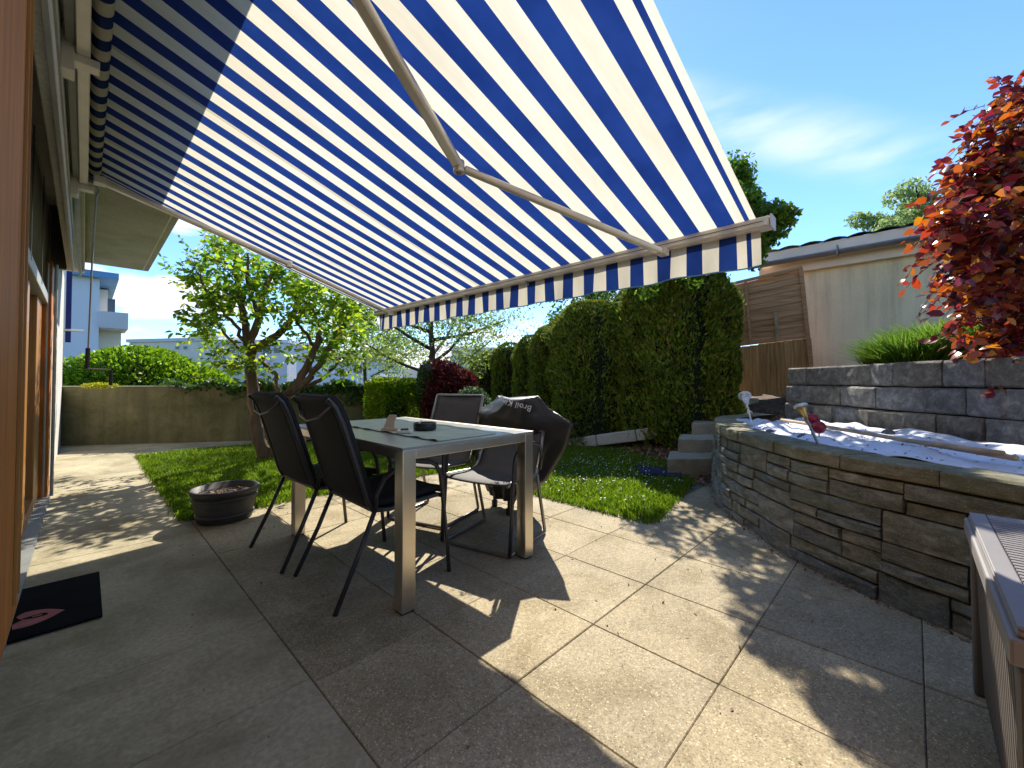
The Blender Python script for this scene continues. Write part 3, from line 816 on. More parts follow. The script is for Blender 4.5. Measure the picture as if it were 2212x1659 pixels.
# which side is inside: towards +X mostly
mid = cpt(CL * .6); t_ = cpt(CL * .6, .1) - mid
INS = 1 if t_.dot(Vector((.7, -.7, 0)) if False else Vector((FX, FY, 0))) > 0 else -1
dw = thing('drystone_wall', 'curved low quarry stone wall of the raised bed, mossy coping on top', 'wall', tuple(mid))
def stoneblock(s0, s1, z0, z1, depth=.16, proud=0., mat='dry', name='stone', par=None, pt=cpt, ins=None, ch=.007, lean=.04, back=0.0):
    ins = INS if ins is None else ins
    g_ = .0045; s0 += g_; s1 -= g_; z0 += g_; z1 -= g_
    def P_(s, off, z): 
        q = pt(s, ins * (off + back + z * lean)); return (q.x, q.y, z)
    j = lambda a=.006: random.uniform(-a, a)
    ns = 2 if s1 - s0 > .2 else 1
    vs = []; fs = []
    rows = [(0, z0), (1, z0), (2, None), (1, z1), (0, z1)]
    ss = [s0 + (s1 - s0) * k / ns for k in range(ns + 1)]
    ring = []
    # front profile per s: back-bottom, front-bottom edge, front-bottom chamfer, front-mid, front-top chamfer, front-top edge, back-top
    for k, s in enumerate(ss):
        end = k in (0, ns); e_ = ch if end else 0
        pr = -proud + j(.009)
        prof = [(depth, z0), (ch * .8 + pr * .3 + e_ * .6, z0), (pr + e_ * .9, z0 + ch), (pr - (.004 if not end else -e_ * .9) + j(.006), (z0 + z1) / 2 + j(.02)), (pr + e_ * .9, z1 - ch), (ch * .8 + pr * .3 + e_ * .6, z1), (depth, z1)]
        for off, z in prof: vs.append(P_(s, off, z + (j(.003) if 0 < off < depth else 0)))
    m = 7
    for k in range(ns):
        for q in range(m - 1): fs.append((k * m + q, (k + 1) * m + q, (k + 1) * m + q + 1, k * m + q + 1))
    fs.append(tuple(range(m))[::-1]); fs.append(tuple(ns * m + q for q in range(m)))
    if ins < 0: fs = [f[::-1] for f in fs]
    mb = MB(); mb.add(vs, fs); return obj(name, mb, mat, par)
WALL_H = .672
def band(s0, s1, z0, z1, par):
    s = s0
    while s < s1 - .02:
        l = random.uniform(.24, .56)
        if s1 - (s + l) < .16: l = s1 - s
        if random.random() < .28 and l < .42:
            stoneblock(s, s + l, z0, z1, proud=random.uniform(-.004, .014), par=par)
        else:
            zs = z0 + (z1 - z0) * random.uniform(.36, .64)
            for a, b in ((z0, zs), (zs, z1)):
                if l > .36 and random.random() < .55:
                    c_ = s + l * random.uniform(.35, .65)
                    stoneblock(s, c_, a, b, proud=random.uniform(-.004, .014), par=par)
                    stoneblock(c_, s + l, a, b, proud=random.uniform(-.004, .014), par=par)
                else: stoneblock(s, s + l, a, b, proud=random.uniform(-.004, .014), par=par)
        s += l
for za, zb in ((-.01, .135), (.135, .285), (.285, .435), (.435, .582)): band(0, CL, za, zb, dw)
s = 0
while s < CL - .02:
    l = random.uniform(.3, .62)
    if CL - (s + l) < .2: l = CL - s
    stoneblock(s, s + l, .582, WALL_H + random.uniform(-.006, .004), depth=.235, proud=random.uniform(0, .012), mat='coping', name='coping_stone', par=dw, ch=.008); s += l
# dark backing so the joints read
mb = MB()
K = 120
def bf(u, v): q = cpt(u * CL, INS * (.055 + .04 * v)); return (q.x, q.y, -.03 + v * (WALL_H - .02))
mb.grid(bf, K, 1); obj('wall_core', mb, 'joint', dw)
# bed soil + fleece
inner = [cpt(CL * k / 40, INS * .2) for k in range(41)]

# granite block wall above the bed
gb_px = [((1690, 873), .62), ((1793, 917.8), .62), ((1914, 931.6), .62), ((2030, 948), .62), ((2150, 975), .62)]
gtop = [at(1690, 800, 4.75), at(1793, 795, 4.05), at(1914, 790, 3.35), at(2030, 788, 2.95), at(2170, 790, 2.55)]
gp = [Vector((p.x, p.y, 0)) for p in gtop]
e = (gp[-1] - gp[-2]).normalized(); gp += [gp[-1] + e * .6, gp[-1] + e * 1.6]
gcurve = resample(gp, .05); gcum = [0]
for i in range(1, len(gcurve)): gcum.append(gcum[-1] + (gcurve[i] - gcurve[i - 1]).length)
GL = gcum[-1]
def gpt(s, off=0.0):
    s = min(max(s, 0), GL - 1e-6); i = np.searchsorted(gcum, s, side='right') - 1
    t = (s - gcum[i]) / max(1e-9, gcum[i + 1] - gcum[i]); p = gcurve[i].lerp(gcurve[i + 1], t)
    a, b = max(i - 3, 0), min(i + 4, len(gcurve) - 1)
    d = (gcurve[b] - gcurve[a]).normalized(); return p + Vector((-d.y, d.x, 0)) * off
gm = gpt(GL * .5); GINS = 1 if (gpt(GL * .5, .1) - gm).dot(Vector((FY, -FX, 0))) > 0 else -1
gwall = thing('granite_block_wall', 'upper retaining wall of rough split grey granite blocks behind the raised bed', 'wall', tuple(gm))
for r_, (z0, z1) in enumerate(((.42, .62), (.62, .81), (.81, 1.005), (1.005, 1.205))):
    s = [0, -.2, -.08, 0][r_]; s = max(s, 0) - 0
    if r_ % 2: s0 = .0
    first = True; s = 0
    while s < GL - .05:
        l = random.uniform(.26, .46) if not first else random.uniform(.2, .4); first = False
        if GL - (s + l) < .2: l = GL - s
        stoneblock(s, s + l, z0, z1, depth=.24, proud=random.uniform(-.006, .014), back=r_ * .02, mat='granite', name='granite_block', par=gwall, pt=gpt, ins=GINS, ch=.016, lean=.0); s += l
mb = MB()
def gf(u, v): q = gpt(u * GL, GINS * (.16)); return (q.x, q.y, .3 + v * .88)
mb.grid(gf, 60, 1); obj('wall_core', mb, 'joint', gwall)

# raised-bed soil between the two walls, covered with fleece
outer_e = [cpt(CL * k / 60, INS * .19) for k in range(61)]
def nearest_g(p):
    best = min(gcurve[::3], key=lambda q: (q - p).length); return best
def bedfn(u, v):
    a = cpt(CL * (.1 + .9 * u), INS * .19); s = GL * min(1, max(0, (u * 1.05)))
    b = gpt(s, 0)
    q = a.lerp(b, v)
    return (q.x, q.y, .625)
mb = MB(); mb.grid(bedfn, 60, 12, flip=INS < 0); obj_bed = obj('bed_soil', mb, 'soil'); struct(obj_bed)
def flfn(u, v):
    uu = .13 + .83 * u; ins_ = .10
    p = Vector(bedfn(uu, .03 + .93 * v))
    w = .012 * math.sin(u * 31 + v * 9) + .010 * math.sin(v * 23 + u * 11) + .006 * math.sin(u * 80 + v * 50)
    ragged = .03 * math.sin(u * 43) * (v > .9)
    return (p.x + ragged, p.y, .650 + w + .02 * v)
mb = MB(); mb.grid(flfn, 120, 40, flip=INS < 0)
fl = obj('garden_fleece', mb, 'fleece', smooth=True, solid=.004); tag(fl, 'crumpled white fleece sheet covering the raised bed', 'fleece sheet')
FZ = .66
def rock(px, py, rx, ry, rz, label):
    c = ath(px, py, FZ); mb = MB()
    prof = [(.001, 0)] 
    n = 12
    vs = []; fs = []
    for i in range(6):
        a = PI / 2 * i / 5
        for k in range(n):
            b = 2 * PI * k / n; w = 1 + .12 * math.sin(b * 3 + px)
            vs.append((c.x + rx * math.cos(a) * math.cos(b) * w + .0001, c.y + ry * math.cos(a) * math.sin(b) * w, c.z - .004 + rz * math.sin(a)))
    for i in range(5):
        for k in range(n): fs.append((i * n + k, i * n + (k + 1) % n, (i + 1) * n + (k + 1) % n, (i + 1) * n + k))
    mb.add(vs, fs); o = obj('stone_weight', mb, 'rock', smooth=True); tag(o, label, 'stone', 'flat stones weighing down the fleece')
rock(1663, 932, .045, .03, .022, 'small flat stone on the fleece near its left tip')
rock(1735, 944, .055, .035, .028, 'long dark flat stone on the fleece just left of the gold torch foot')
rock(1920, 936, .05, .04, .035, 'grey rounded stone on the fleece in front of the granite blocks')
def stick(p, q, r, label):
    mb = MB(); mb.tube([p, p.lerp(q, .33) + Vector((0, 0, .004)), p.lerp(q, .7), q], r, 10)
    o = obj('bamboo_cane', mb, 'bamboo', smooth=True); tag(o, label, 'cane', 'canes lying on the fleece')
stick(ath(1688, 907, .70), ath(2195, 990, .705), .013, 'longer bamboo cane lying diagonally across the whole fleece')
stick(ath(1965, 953, .715), ath(2168, 979, .72), .012, 'shorter pale cane end lying above the long cane at right')

def torch(foot, head, label, headmat, rtop):
    t = thing('solar_torch', label, 'garden light', tuple(foot), 'solar torches stuck in the raised bed')
    d = (head - foot).normalized(); ht = (head - foot).length
    mb = MB(); mb.tube([foot - d * .03, foot + d * ht * .66], .008, 10); obj('stake', mb, 'greytube' if headmat == 'gold' else 'frost', t)
    mb = MB(); k = [.35, .7, .95, 1.0]; a = foot + d * ht * .62
    pts = [a + d * (ht * .36) * x for x in (0, .25, .6, .85)]
    mb.tube(pts, [.010, rtop * .45, rtop * .7, rtop * .85], 12); obj('torch_basket', mb, headmat, t, smooth=True)
    mb = MB(); mb.tube([pts[-1], pts[-1] + d * .012, pts[-1] + d * .022], [rtop * 1.15, rtop * 1.2, rtop * .5], 14); obj('solar_cap', mb, 'frost', t)
    mb = MB(); mb.tube([pts[-1] + d * .0225, pts[-1] + d * .025], rtop * .5, 14); obj('solar_panel', mb, 'black', t)
torch(ath(1768, 961, .66), at(1727, 872, 2.62), 'leaning gold solar torch beside the two red balls', 'gold', .034)
torch(ath(1624, 915, .66), at(1608, 852, 4.15), 'clear plastic solar torch at the left end of the raised bed', 'frost', .05)
for (px, py, z, r, lab) in ((1753, 906, 3.0, .045, 'upper dark red glass ball beside the gold torch'), (1769, 923, 2.92, .044, 'lower dark red glass ball beside the gold torch')):
    c = at(px, py, z); c.z = max(c.z, .70)
    mb = MB(); mb.lathe([(max(.0008, r * math.cos(a)), r * math.sin(a)) for a in np.linspace(-PI / 2, PI / 2, 13)], c, 20)
    b = obj('garden_ball', mb, 'red', smooth=True); tag(b, lab, 'ball', 'red garden balls')
    mb = MB(); mb.tube([(c.x, c.y, .64), (c.x, c.y, c.z - r * .9)], .004, 6); obj('ball_stake', mb, 'black', b)
    mb = MB(); mb.tube([(c.x, c.y, c.z + r * .9), (c.x, c.y, c.z + r * 1.25)], .008, 8); obj('ball_cap', mb, 'black', b)

# ================================================================== STEPS, KERB
stp = thing('garden_steps', 'three mossy concrete block steps rising beside the curved stone wall', 'steps', tuple(ath(1490, 1025)))
s_l = ath(1440, 1024); s_r = ath(1570, 1030)
for k, (x0, x1, yb, z, h0, h1) in enumerate(((1441, 1560, 0, 4.55, 0, .20), (1464, 1560, 0, 4.95, .16, .355), (1494, 1575, 0, 5.4, .33, .50), (1520, 1600, 0, 5.9, .48, .64), (1560, 1640, 0, 6.4, .62, .78))):
    a = at(x0, 900, z); b = at(x1, 900, z + .05); a.z = b.z = 0
    d = (b - a).normalized(); nrm2 = Vector((-d.y, d.x, 0))
    if nrm2.dot(Vector((FX, FY, 0))) < 0: nrm2 = -nrm2
    dl = Vector((a.x, a.y, 0)).normalized() * .55; a2 = a + dl + d * .03; b2 = b + dl
    mb = MB(); mb.hexa([Vector((p.x, p.y, hh)) for hh in (h0 - .1, h1) for p in (a, b, b2, a2)])
    obj('step', mb, 'step', stp, bevel=.012)
kb = thing('kerb', 'pale concrete kerb along the foot of the tall hedge', 'kerb', tuple(ath(1300, 955)))
kp = [(1200, 964, 6.75), (1290, 951, 6.45), (1375, 940, 6.15), (1470, 928, 5.9)]
for i in range(3):
    a, b = at(*kp[i]), at(*kp[i + 1]); dd_ = (b - a).normalized() * .006
    mb = MB(); mb.bar(a + dd_, b - dd_, .10, .17); obj('kerb_stone', mb, 'kerb', kb, bevel=.02)
mb = MB()  # thin navy sheet stands in for paving in deep shade
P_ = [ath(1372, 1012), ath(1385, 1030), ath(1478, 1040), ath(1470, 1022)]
mb.prism([(p.x, p.y) for p in P_], .01, .05); o = obj('shade_patch', mb, 'blueshade', bevel=.006); tag(o, 'dark navy patch standing in for deeply shaded paving at the foot of the steps', 'mat')

# ================================================================== RIGHT BUILDING
XW = 8.2
rb = thing('garage', 'low building at right with board-marked concrete wall, pale eave, zinc gutter and dark tiles', 'building', (XW, 0, .8))
def YX(px, X):  # y coordinate on plane x=X under pixel column px
    return atx(px, 823.5, X).y
ztop = atx(1800, 578, XW).z
mb = MB(); mb.box(XW, XW + .25, -5, YX(1640, XW), .3, ztop); obj('concrete_wall', mb, 'palewall', rb)
X2 = XW - .25
ya, yb_ = YX(1620, X2), -6
ge = atx(1800, 547, X2).z
mb = MB(); mb.box(XW - .1, XW + 4, -5, YX(1646, XW), ztop, ztop + .18); obj('eave_soffit', mb, 'eave', rb)
mb = MB(); mb.box(X2 + .06, X2 + .09, -6, YX(1646, X2), ge - .02, ge + .21); obj('fascia', mb, 'eave', rb)
mb = MB()
def gut(u, v):
    y = -6 + (ya + 6) * u; a = PI + PI * v
    return (X2 - .02 + .065 * math.cos(a), y, ge + .03 + .065 * math.sin(a))
mb.grid(gut, 2, 10); obj('gutter', mb, 'gutter', rb, smooth=True, solid=.004)
for y in np.arange(-4, ya, 1.6):
    mb = MB(); mb.box(X2 - .09, X2 + .05, y - .008, y + .008, ge - .045, ge + .10); obj('gutter_bracket', mb, 'gutter', rb)
# tiles: single pieces along the verge that shows against the sky
yt = YX(1640, X2)
for r_ in range(3):
    for k in range(24):
        y0 = yt - k * .30
        x0 = X2 + .02 + r_ * .32; z0 = ge + .205 + r_ * .075
        def tf(u, v, x0=x0, y0=y0, z0=z0):
            return (x0 + .36 * u, y0 - .32 * v, z0 + .085 * u + .035 * math.sin(v * PI) + .012 * (1 - v))
        mb = MB(); mb.grid(tf, 1, 5, flip=True); obj('roof_tile', mb, 'tile', rb, solid=.014)
mb = MB(); mb.hexa([(X2 + .9, -6, ge + .2), (X2 + 3.6, -6, ge + .2), (X2 + 3.6, yt, ge + .2), (X2 + .9, yt, ge + .2), (X2 + .9, -6, ge + .42), (X2 + 2.3, -6, ge + .6), (X2 + 2.3, yt, ge + .6), (X2 + .9, yt, ge + .42)]); obj('roof', mb, 'tile', rb)

# timber screen leaning by the concrete wall
XS = 7.55
sc_ = thing('timber_screen', 'weathered leaning timber screen of horizontal boards above upright boards beside the concrete wall', 'fence', (XS, 1.8, .85))
TL, TR, ML, MR, BL, BR = (1575, 618), (1734, 581), (1585, 748), (1752, 727), (1596, 862), (1762, 850)
def sp_(u, v):   # u left-right, v 0 top .. 1 mid .. 2 bottom
    def P2(a): return atx(a[0], a[1], XS)
    if v <= 1: l = P2(TL).lerp(P2(ML), v); r = P2(TR).lerp(P2(MR), v)
    else: l = P2(ML).lerp(P2(BL), v - 1); r = P2(MR).lerp(P2(BR), v - 1)
    return l.lerp(r, u)
NB = 11
for i in range(NB):
    v0, v1 = i / NB + .001, (i + 1) / NB + .014
    o_ = random.uniform(-.003, .003)
    a, b, c, d = sp_(0, v1), sp_(.97, v1), sp_(.97, v0), sp_(0, v0)
    ex = Vector((o_ - .01, 0, 0)); th = Vector((.018, 0, 0))
    mb = MB(); mb.hexa([a + ex, b + ex, b + ex + th, a + ex + th, d + ex + Vector((.012, 0, 0)), c + ex + Vector((.012, 0, 0)), c + ex + th + Vector((.012, 0, 0)), d + ex + th + Vector((.012, 0, 0))]); obj('board', mb, 'fence', sc_)
for i in range(9):
    u0, u1 = i / 9 + .0015, (i + 1) / 9 - .0015
    a, b, c, d = sp_(u0, 1.95 + random.uniform(-.02, .03)), sp_(u1, 1.97), sp_(u1, 1.03), sp_(u0, 1.02)
    th = Vector((.022, 0, 0)); mb = MB(); mb.hexa([a, b, b + th, a + th, d, c, c + th, d + th]); obj('upright_board', mb, 'fencev', sc_)
for (u, v0, v1, w, dx) in ((.985, -.01, 2.0, .05, -.03), (.25, .0, 1.0, .035, -.03), (.0, 0, 2.0, .05, -.03)):
    mb = MB(); mb.bar(sp_(u, v0) + Vector((dx, 0, 0)), sp_(u, v1) + Vector((dx, 0, 0)), w, .03, up=(1, 0, 0)); obj('frame_post', mb, 'fence', sc_)
mb = MB(); mb.bar(sp_(0, 0) + Vector((-.03, 0, .02)), sp_(1, 0) + Vector((-.03, 0, .02)), .03, .045); obj('top_rail', mb, 'fence', sc_)
mb = MB(); mb.bar(atx(1678, 675, XS) + Vector((-.05, 0, 0)), atx(1681, 737, XS) + Vector((-.05, 0, 0)), .045, .03, up=(1, 0, 0)); obj('handle_batten', mb, 'bamboo', sc_)

# ================================================================== FAR BUILDINGS, HILL
nb = thing('neighbour_house', 'pale lavender neighbour house with blue roof edge and a white balcony', 'building', (0, 24, 0))
YB = 24.0
def PX(px, py, Y=YB): return aty(px, py, Y)
x_c = PX(213.6, 700).x
mb = MB(); mb.box(-8, x_c, YB, YB + 9, -.1, PX(200, 600).z); obj('wall', mb, 'lav', nb)
mb = MB(); mb.box(-8.5, PX(256, 600).x, YB - .35, YB + 9, PX(230, 604).z, PX(230, 591).z); obj('roof_edge', mb, 'bluefascia', nb)
mb = MB(); mb.box(x_c + .003, PX(246, 650).x - .12, YB + 2.2, YB + 9, -.1, PX(213, 606).z); obj('recessed_wall', mb, 'cream', nb)
mb = MB(); mb.box(x_c + .30, x_c + .55, YB + 2.17, YB + 2.19, 3.9, 4.8); obj('window', mb, 'window', nb)
bz0, bz1 = PX(250, 710).z, PX(250, 675).z
mb = MB(); mb.box(x_c + .004, PX(276.6, 700).x, YB - .1, YB + .02, bz0, bz1); mb.box(PX(276.6, 700).x - .12, PX(276.6, 700).x, YB + .02, YB + 2.2, bz0, bz1); mb.box(x_c + .004, PX(276.6, 700).x - .12, YB + .02, YB + 2.2, bz0, bz0 + .15); obj('balcony', mb, 'white', nb)
mb = MB(); mb.box(x_c + .004, PX(266, 700).x, YB + 1.2, YB + 2.19, -.1, bz0); obj('lower_wall', mb, 'cream', nb)

def farblock(px0, px1, pyt, z, depth, mat, name, label, wins=(), pen=None, ang=0):
    a, b = at(px0, 823, z), at(px1, 823, z + ang); a.z = b.z = 0
    d = (b - a).normalized(); nn = Vector((-d.y, d.x, 0))
    if nn.dot(Vector((FX, FY, 0))) < 0: nn = -nn
    ht = at((px0 + px1) / 2, pyt, z + ang / 2).z
    t = thing(name, label, 'building', tuple((a + b) / 2))
    L2 = (b - a).length / 2; c = (a + b) / 2 + nn * depth / 2
    mb = MB(); mb.obox((c.x, c.y, ht / 2 - .5), d, nn, (0, 0, 1), L2, depth / 2, ht / 2 + .5); obj('wall', mb, mat, t)
    mb = MB(); mb.obox((c.x, c.y, ht + .25), d, nn, (0, 0, 1), L2 + .3, depth / 2 + .3, .25); obj('roof', mb, 'white' if mat != 'white' else 'lav', t)
    for (wx, wy, ww, wh) in wins:
        p = a + d * ((wx - px0) / (px1 - px0) * 2 * L2); zz = at(wx, wy, z + ang * (wx - px0) / (px1 - px0)).z
        mb = MB(); mb.obox((p.x - nn.x * .02, p.y - nn.y * .02, zz), d, nn, (0, 0, 1), ww, .06, wh); f = obj('window', mb, 'print', t)
        mb = MB(); mb.obox((p.x - nn.x * .06, p.y - nn.y * .06, zz), d, nn, (0, 0, 1), ww * .8, .05, wh * .8); obj('pane', mb, 'window', f)
    if pen:
        q0, q1, qy = pen; p = a + d * (((q0 + q1) / 2 - px0) / (px1 - px0) * 2 * L2); zz = at(q0, qy, z).z
        mb = MB(); mb.obox((p.x + nn.x * 3, p.y + nn.y * 3, (zz + ht) / 2 + .25), d, nn, (0, 0, 1), (q1 - q0) / (px1 - px0) * L2, 3, (zz - ht) / 2); obj('lift_tower', mb, mat, t)
    return t
wl_ = [(x, y, .6, .5) for y in (757, 789) for x in (466, 500, 575, 598)]
farblock(455, 620, 741, 62, 14, 'white', 'apartment_block', 'grey white apartment block with rows of windows seen left of the tree trunk', wl_, (455, 470, 730))
farblock(278, 454, 738, 66, 14, 'cream', 'long_apartment_block', 'long low apartment block just above the lime bush', [(x, y, .45, .3) for y in (751,) for x in (385, 402)], (412, 453, 730), ang=-3)
farblock(640, 810, 775, 48, 12, 'lav', 'pale_house', 'pale lavender house glimpsed behind the branches of the forked tree', [(775, 800, .5, .4)])
farblock(975, 1085, 757, 70, 12, 'white', 'far_white_house', 'far white house seen above the red maple', [(x, 775, .7, .6) for x in (1000, 1030, 1060)])
mb = MB()
def hillfn(u, v):
    ang = -1.3 + 2.9 * u; r = 1500 + 500 * v; hd = HEAD + (-ang)
    h = (95 + 42 * math.sin(ang * 5.1 + .6) + 22 * math.sin(ang * 13) + 8 * math.sin(ang * 31)) * (math.sin(PI * min(1, v + .02) * .5))
    return (r * math.cos(hd), r * math.sin(hd), -5 + h)
mb.grid(hillfn, 90, 8); hl = obj('hills', mb, 'hill', smooth=True); struct(hl)

# ================================================================== FOLIAGE
def tree(name, label, cat, paths, clusters, leafmat_, size, barkm='bark', up=.45, aspect=.55, droop=.1, group=None, crown='crown', base=None, tw=None):
    p0 = Vector(paths[0][0][0]) if base is None else Vector(base)
    t = thing(name, label, cat, (p0.x, p0.y, 0), group)
    mb = MB()
    for pts, rs in paths: mb.tube(pts, list(rs), 9)
    obj('trunk', mb, barkm, t, smooth=True)
    if tw:
        P, D, tmb = twigs([(c, r, k) for c, r, k, _ in clusters], **tw); obj('twigs', tmb, barkm, t)
        V, F = leaf6(P, D, size, up, aspect)
    else:
        P = np.concatenate([blobpts(c, r, n, sh) for c, r, n, sh in clusters]); V, F = leaves(P, size, droop, up, aspect)
    npobj(crown, V, F, leafmat_, t)
    return t
def smoothpath(pts, r0, r1, wob=.02):
    P = resample([Vector(p) for p in pts], 1); P = P[::3] + [P[-1]]
    P = [p + Vector((random.uniform(-wob, wob), random.uniform(-wob, wob), 0)) * min(1, i) for i, p in enumerate(P)]
    rs = [r0 + (r1 - r0) * (i / (len(P) - 1)) for i in range(len(P))]
    return P, rs

# forked tree on the lawn
paths = []; cl_ = []
ZT = 5.55
def pz(px, py, z=ZT): return at(px, py, z)
base = ath(572, 990)
limbs = [
    ([(570, 998), (558, 930), (548, 850), (542, 790), (538, 745)], .105, .085, 5.5, 5.5),
    ([(538, 748), (528, 700), (520, 650), (512, 600), (505, 560)], .07, .03, 5.5, 5.4),
    ([(540, 742), (560, 690), (566, 640), (590, 590), (600, 560)], .07, .03, 5.5, 5.6),
    ([(545, 755), (590, 730), (620, 705), (640, 660), (642, 620)], .075, .03, 5.5, 5.7),
    ([(565, 690), (545, 640), (535, 600), (530, 550)], .04, .015, 5.5, 5.3),
    ([(530, 745), (505, 700), (470, 665), (445, 620), (430, 590)], .035, .012, 5.5, 5.1),
    ([(527, 760), (500, 740), (470, 700), (440, 690)], .03, .01, 5.5, 5.2),
    ([(535, 790), (500, 795), (475, 790)], .025, .01, 5.5, 5.3),
    ([(560, 640), (530, 590), (490, 570), (450, 560)], .03, .01, 5.5, 5.2),
    # second trunk
    ([(590, 996), (600, 930), (608, 880), (632, 840), (660, 800), (680, 760), (692, 720)], .11, .045, 5.55, 5.7),
    ([(612, 872), (596, 830), (588, 800), (560, 778)], .05, .03, 5.55, 5.6),
    ([(625, 850), (668, 815), (705, 765), (735, 720), (760, 680), (790, 640)], .065, .02, 5.6, 5.8),
    ([(618, 868), (650, 840), (690, 822), (720, 795), (735, 775)], .05, .02, 5.6, 5.9),
    ([(692, 740), (690, 700), (675, 660), (660, 640)], .035, .015, 5.7, 5.7),
    ([(700, 765), (740, 700), (755, 660), (765, 640)], .03, .012, 5.7, 5.6),
    ([(684, 756), (660, 720), (645, 690), (655, 640)], .035, .012, 5.7, 5.5),
]
for pts, r0, r1, za, zb in limbs:
    m = len(pts) - 1
    W3 = [at(p[0], p[1], za + (zb - za) * i / m) for i, p in enumerate(pts)]
    if pts[0][1] > 990: W3[0] = Vector((W3[0].x, W3[0].y, -.02))
    paths.append(smoothpath(W3, r0 * .78, r1 * .75, .03 if r0 < .06 else .018))
def cluster_px(lst, z, zr, n, rpx=26, sh=.3):
    out = []
    for (px, py, s_) in lst:
        zz = z + random.uniform(-zr, zr); c = at(px, py, zz); r = rpx * s_ / FPX * zz
        out.append((tuple(c), (r, r, r * .75), int(n * s_ * s_), sh))
    return out
crown_px = [(455, 560, .9), (430, 590, 1.0), (412, 612, .9), (440, 625, .6), (470, 545, .9), (490, 530, .8), (520, 560, .8), (545, 575, .7), (500, 590, .7), (480, 620, .6),
            (450, 660, .9), (432, 690, 1.0), (460, 695, .9), (430, 715, .8), (455, 735, .7), (475, 670, .7), (495, 650, .7), (520, 640, .9), (540, 620, .8), (560, 600, .8), (585, 580, .8), (600, 600, .8),
            (610, 630, .8), (580, 640, .6), (560, 665, .7), (530, 690, .5), (590, 665, .7), (620, 590, .7), (640, 610, .9), (665, 620, .9), (690, 640, .9), (715, 655, 1.0), (740, 665, .9), (770, 680, .8), (795, 690, .7),
            (650, 650, .8), (680, 670, .8), (705, 690, .8), (735, 700, .8), (700, 720, .6), (665, 700, .7), (640, 680, .7), (630, 720, .6), (655, 740, .7), (720, 740, .7), (760, 720, .8), (785, 740, .6), (640, 770, .6), (670, 780, .5), (740, 760, .6), (765, 790, .6),
            (480, 775, .7), (500, 790, .8), (520, 800, .6), (465, 770, .5), (560, 790, .5), (575, 760, .4), (590, 810, .5), (735, 800, .5), (700, 770, .5)]
cl_ = [(c, r, k / 100, 0) for c, r, k, _ in cluster_px(crown_px, 5.55, .6, 100, 30, 0)]
tree('forked_tree', 'gnarled tree with two trunks and bright green leaf clumps on the left lawn', 'tree', paths, cl_, 'magnolia', .092, up=.35, aspect=.5, tw=dict(per=26, length=.26, bias=(0, 0, .45), lsize=0, step=.032, spread=.8, sag=-.1, start=.55))
# more twigs end in clumps: handled by limbs above

def autotree(name, label, base, ht, spread, nleaf, lmat, size, barkm='darkbark', first=.35, nl=7, r0=.09, crz=None, sh=.35, up=.4, aspect=.5, droop=.1, cat='tree', clump=.35, seed=1, group=None):
    rs = random.Random(seed); base = Vector(base); paths_ = []; cls = []
    top = base + Vector((rs.uniform(-.1, .1) * ht, rs.uniform(-.1, .1) * ht, ht * .93))
    mid_ = base.lerp(top, .5) + Vector((rs.uniform(-.05, .05), rs.uniform(-.05, .05), 0)) * ht
    paths_.append(smoothpath([base, mid_, top], r0, r0 * .2))
    for k in range(nl):
        f = first + (.9 - first) * (k + .5) / nl; s0 = base.lerp(top, f); a = k * 2.4 + rs.uniform(-.4, .4)
        ln = spread * (1 - .35 * abs(f - .6)) * rs.uniform(.75, 1.05)
        e_ = s0 + Vector((math.cos(a) * ln, math.sin(a) * ln, ln * rs.uniform(.25, .7)))
        m_ = s0.lerp(e_, .5) + Vector((0, 0, -.05 * ln))
        paths_.append(smoothpath([s0, m_, e_], r0 * .45, r0 * .1))
        for q in range(5):
            t = .4 + .15 * q; c = s0.lerp(e_, min(1.05, t)) + Vector([rs.gauss(0, .22 * ln) for _ in range(3)]) * .8
            r = clump * spread * rs.uniform(.7, 1.2); cls.append((tuple(c), (r, r, r * .7), int(nleaf / (nl * 5)), sh))
    return tree(name, label, cat, paths_, cls, lmat, size, barkm, up, aspect, droop, group)
def gpos(px, z, h=0): p = at(px, 823, z); p.z = h; return p
autotree('feathery_tree', 'slender dark-stemmed tree with pale feathery leaves behind the red maple', gpos(928, 9.5), 3.6, 1.9, 15000, 'feather', .075, nl=11, r0=.10, first=.28, clump=.34, seed=4)
autotree('feathery_tree', 'smaller pale green tree behind the lime shrub, right of the forked tree', gpos(800, 12), 3.3, 1.6, 8000, 'feather', .085, nl=8, r0=.07, seed=9)
autotree('green_tree', 'leafy green tree rising above the gap in the tall hedge', gpos(1310, 9.2, .5), 3.2, 1.3, 9000, 'dkleaf', .09, nl=8, r0=.08, seed=5)
b0 = gpos(1510, 6.9, .3); bm = gpos(1505, 6.8, 2.75); top_ = Vector((5.35, 2.0, 3.2))
gpaths = [smoothpath([b0, bm, bm.lerp(top_, .5) + Vector((0, 0, .2)), top_], .07, .02)]; gcl = []
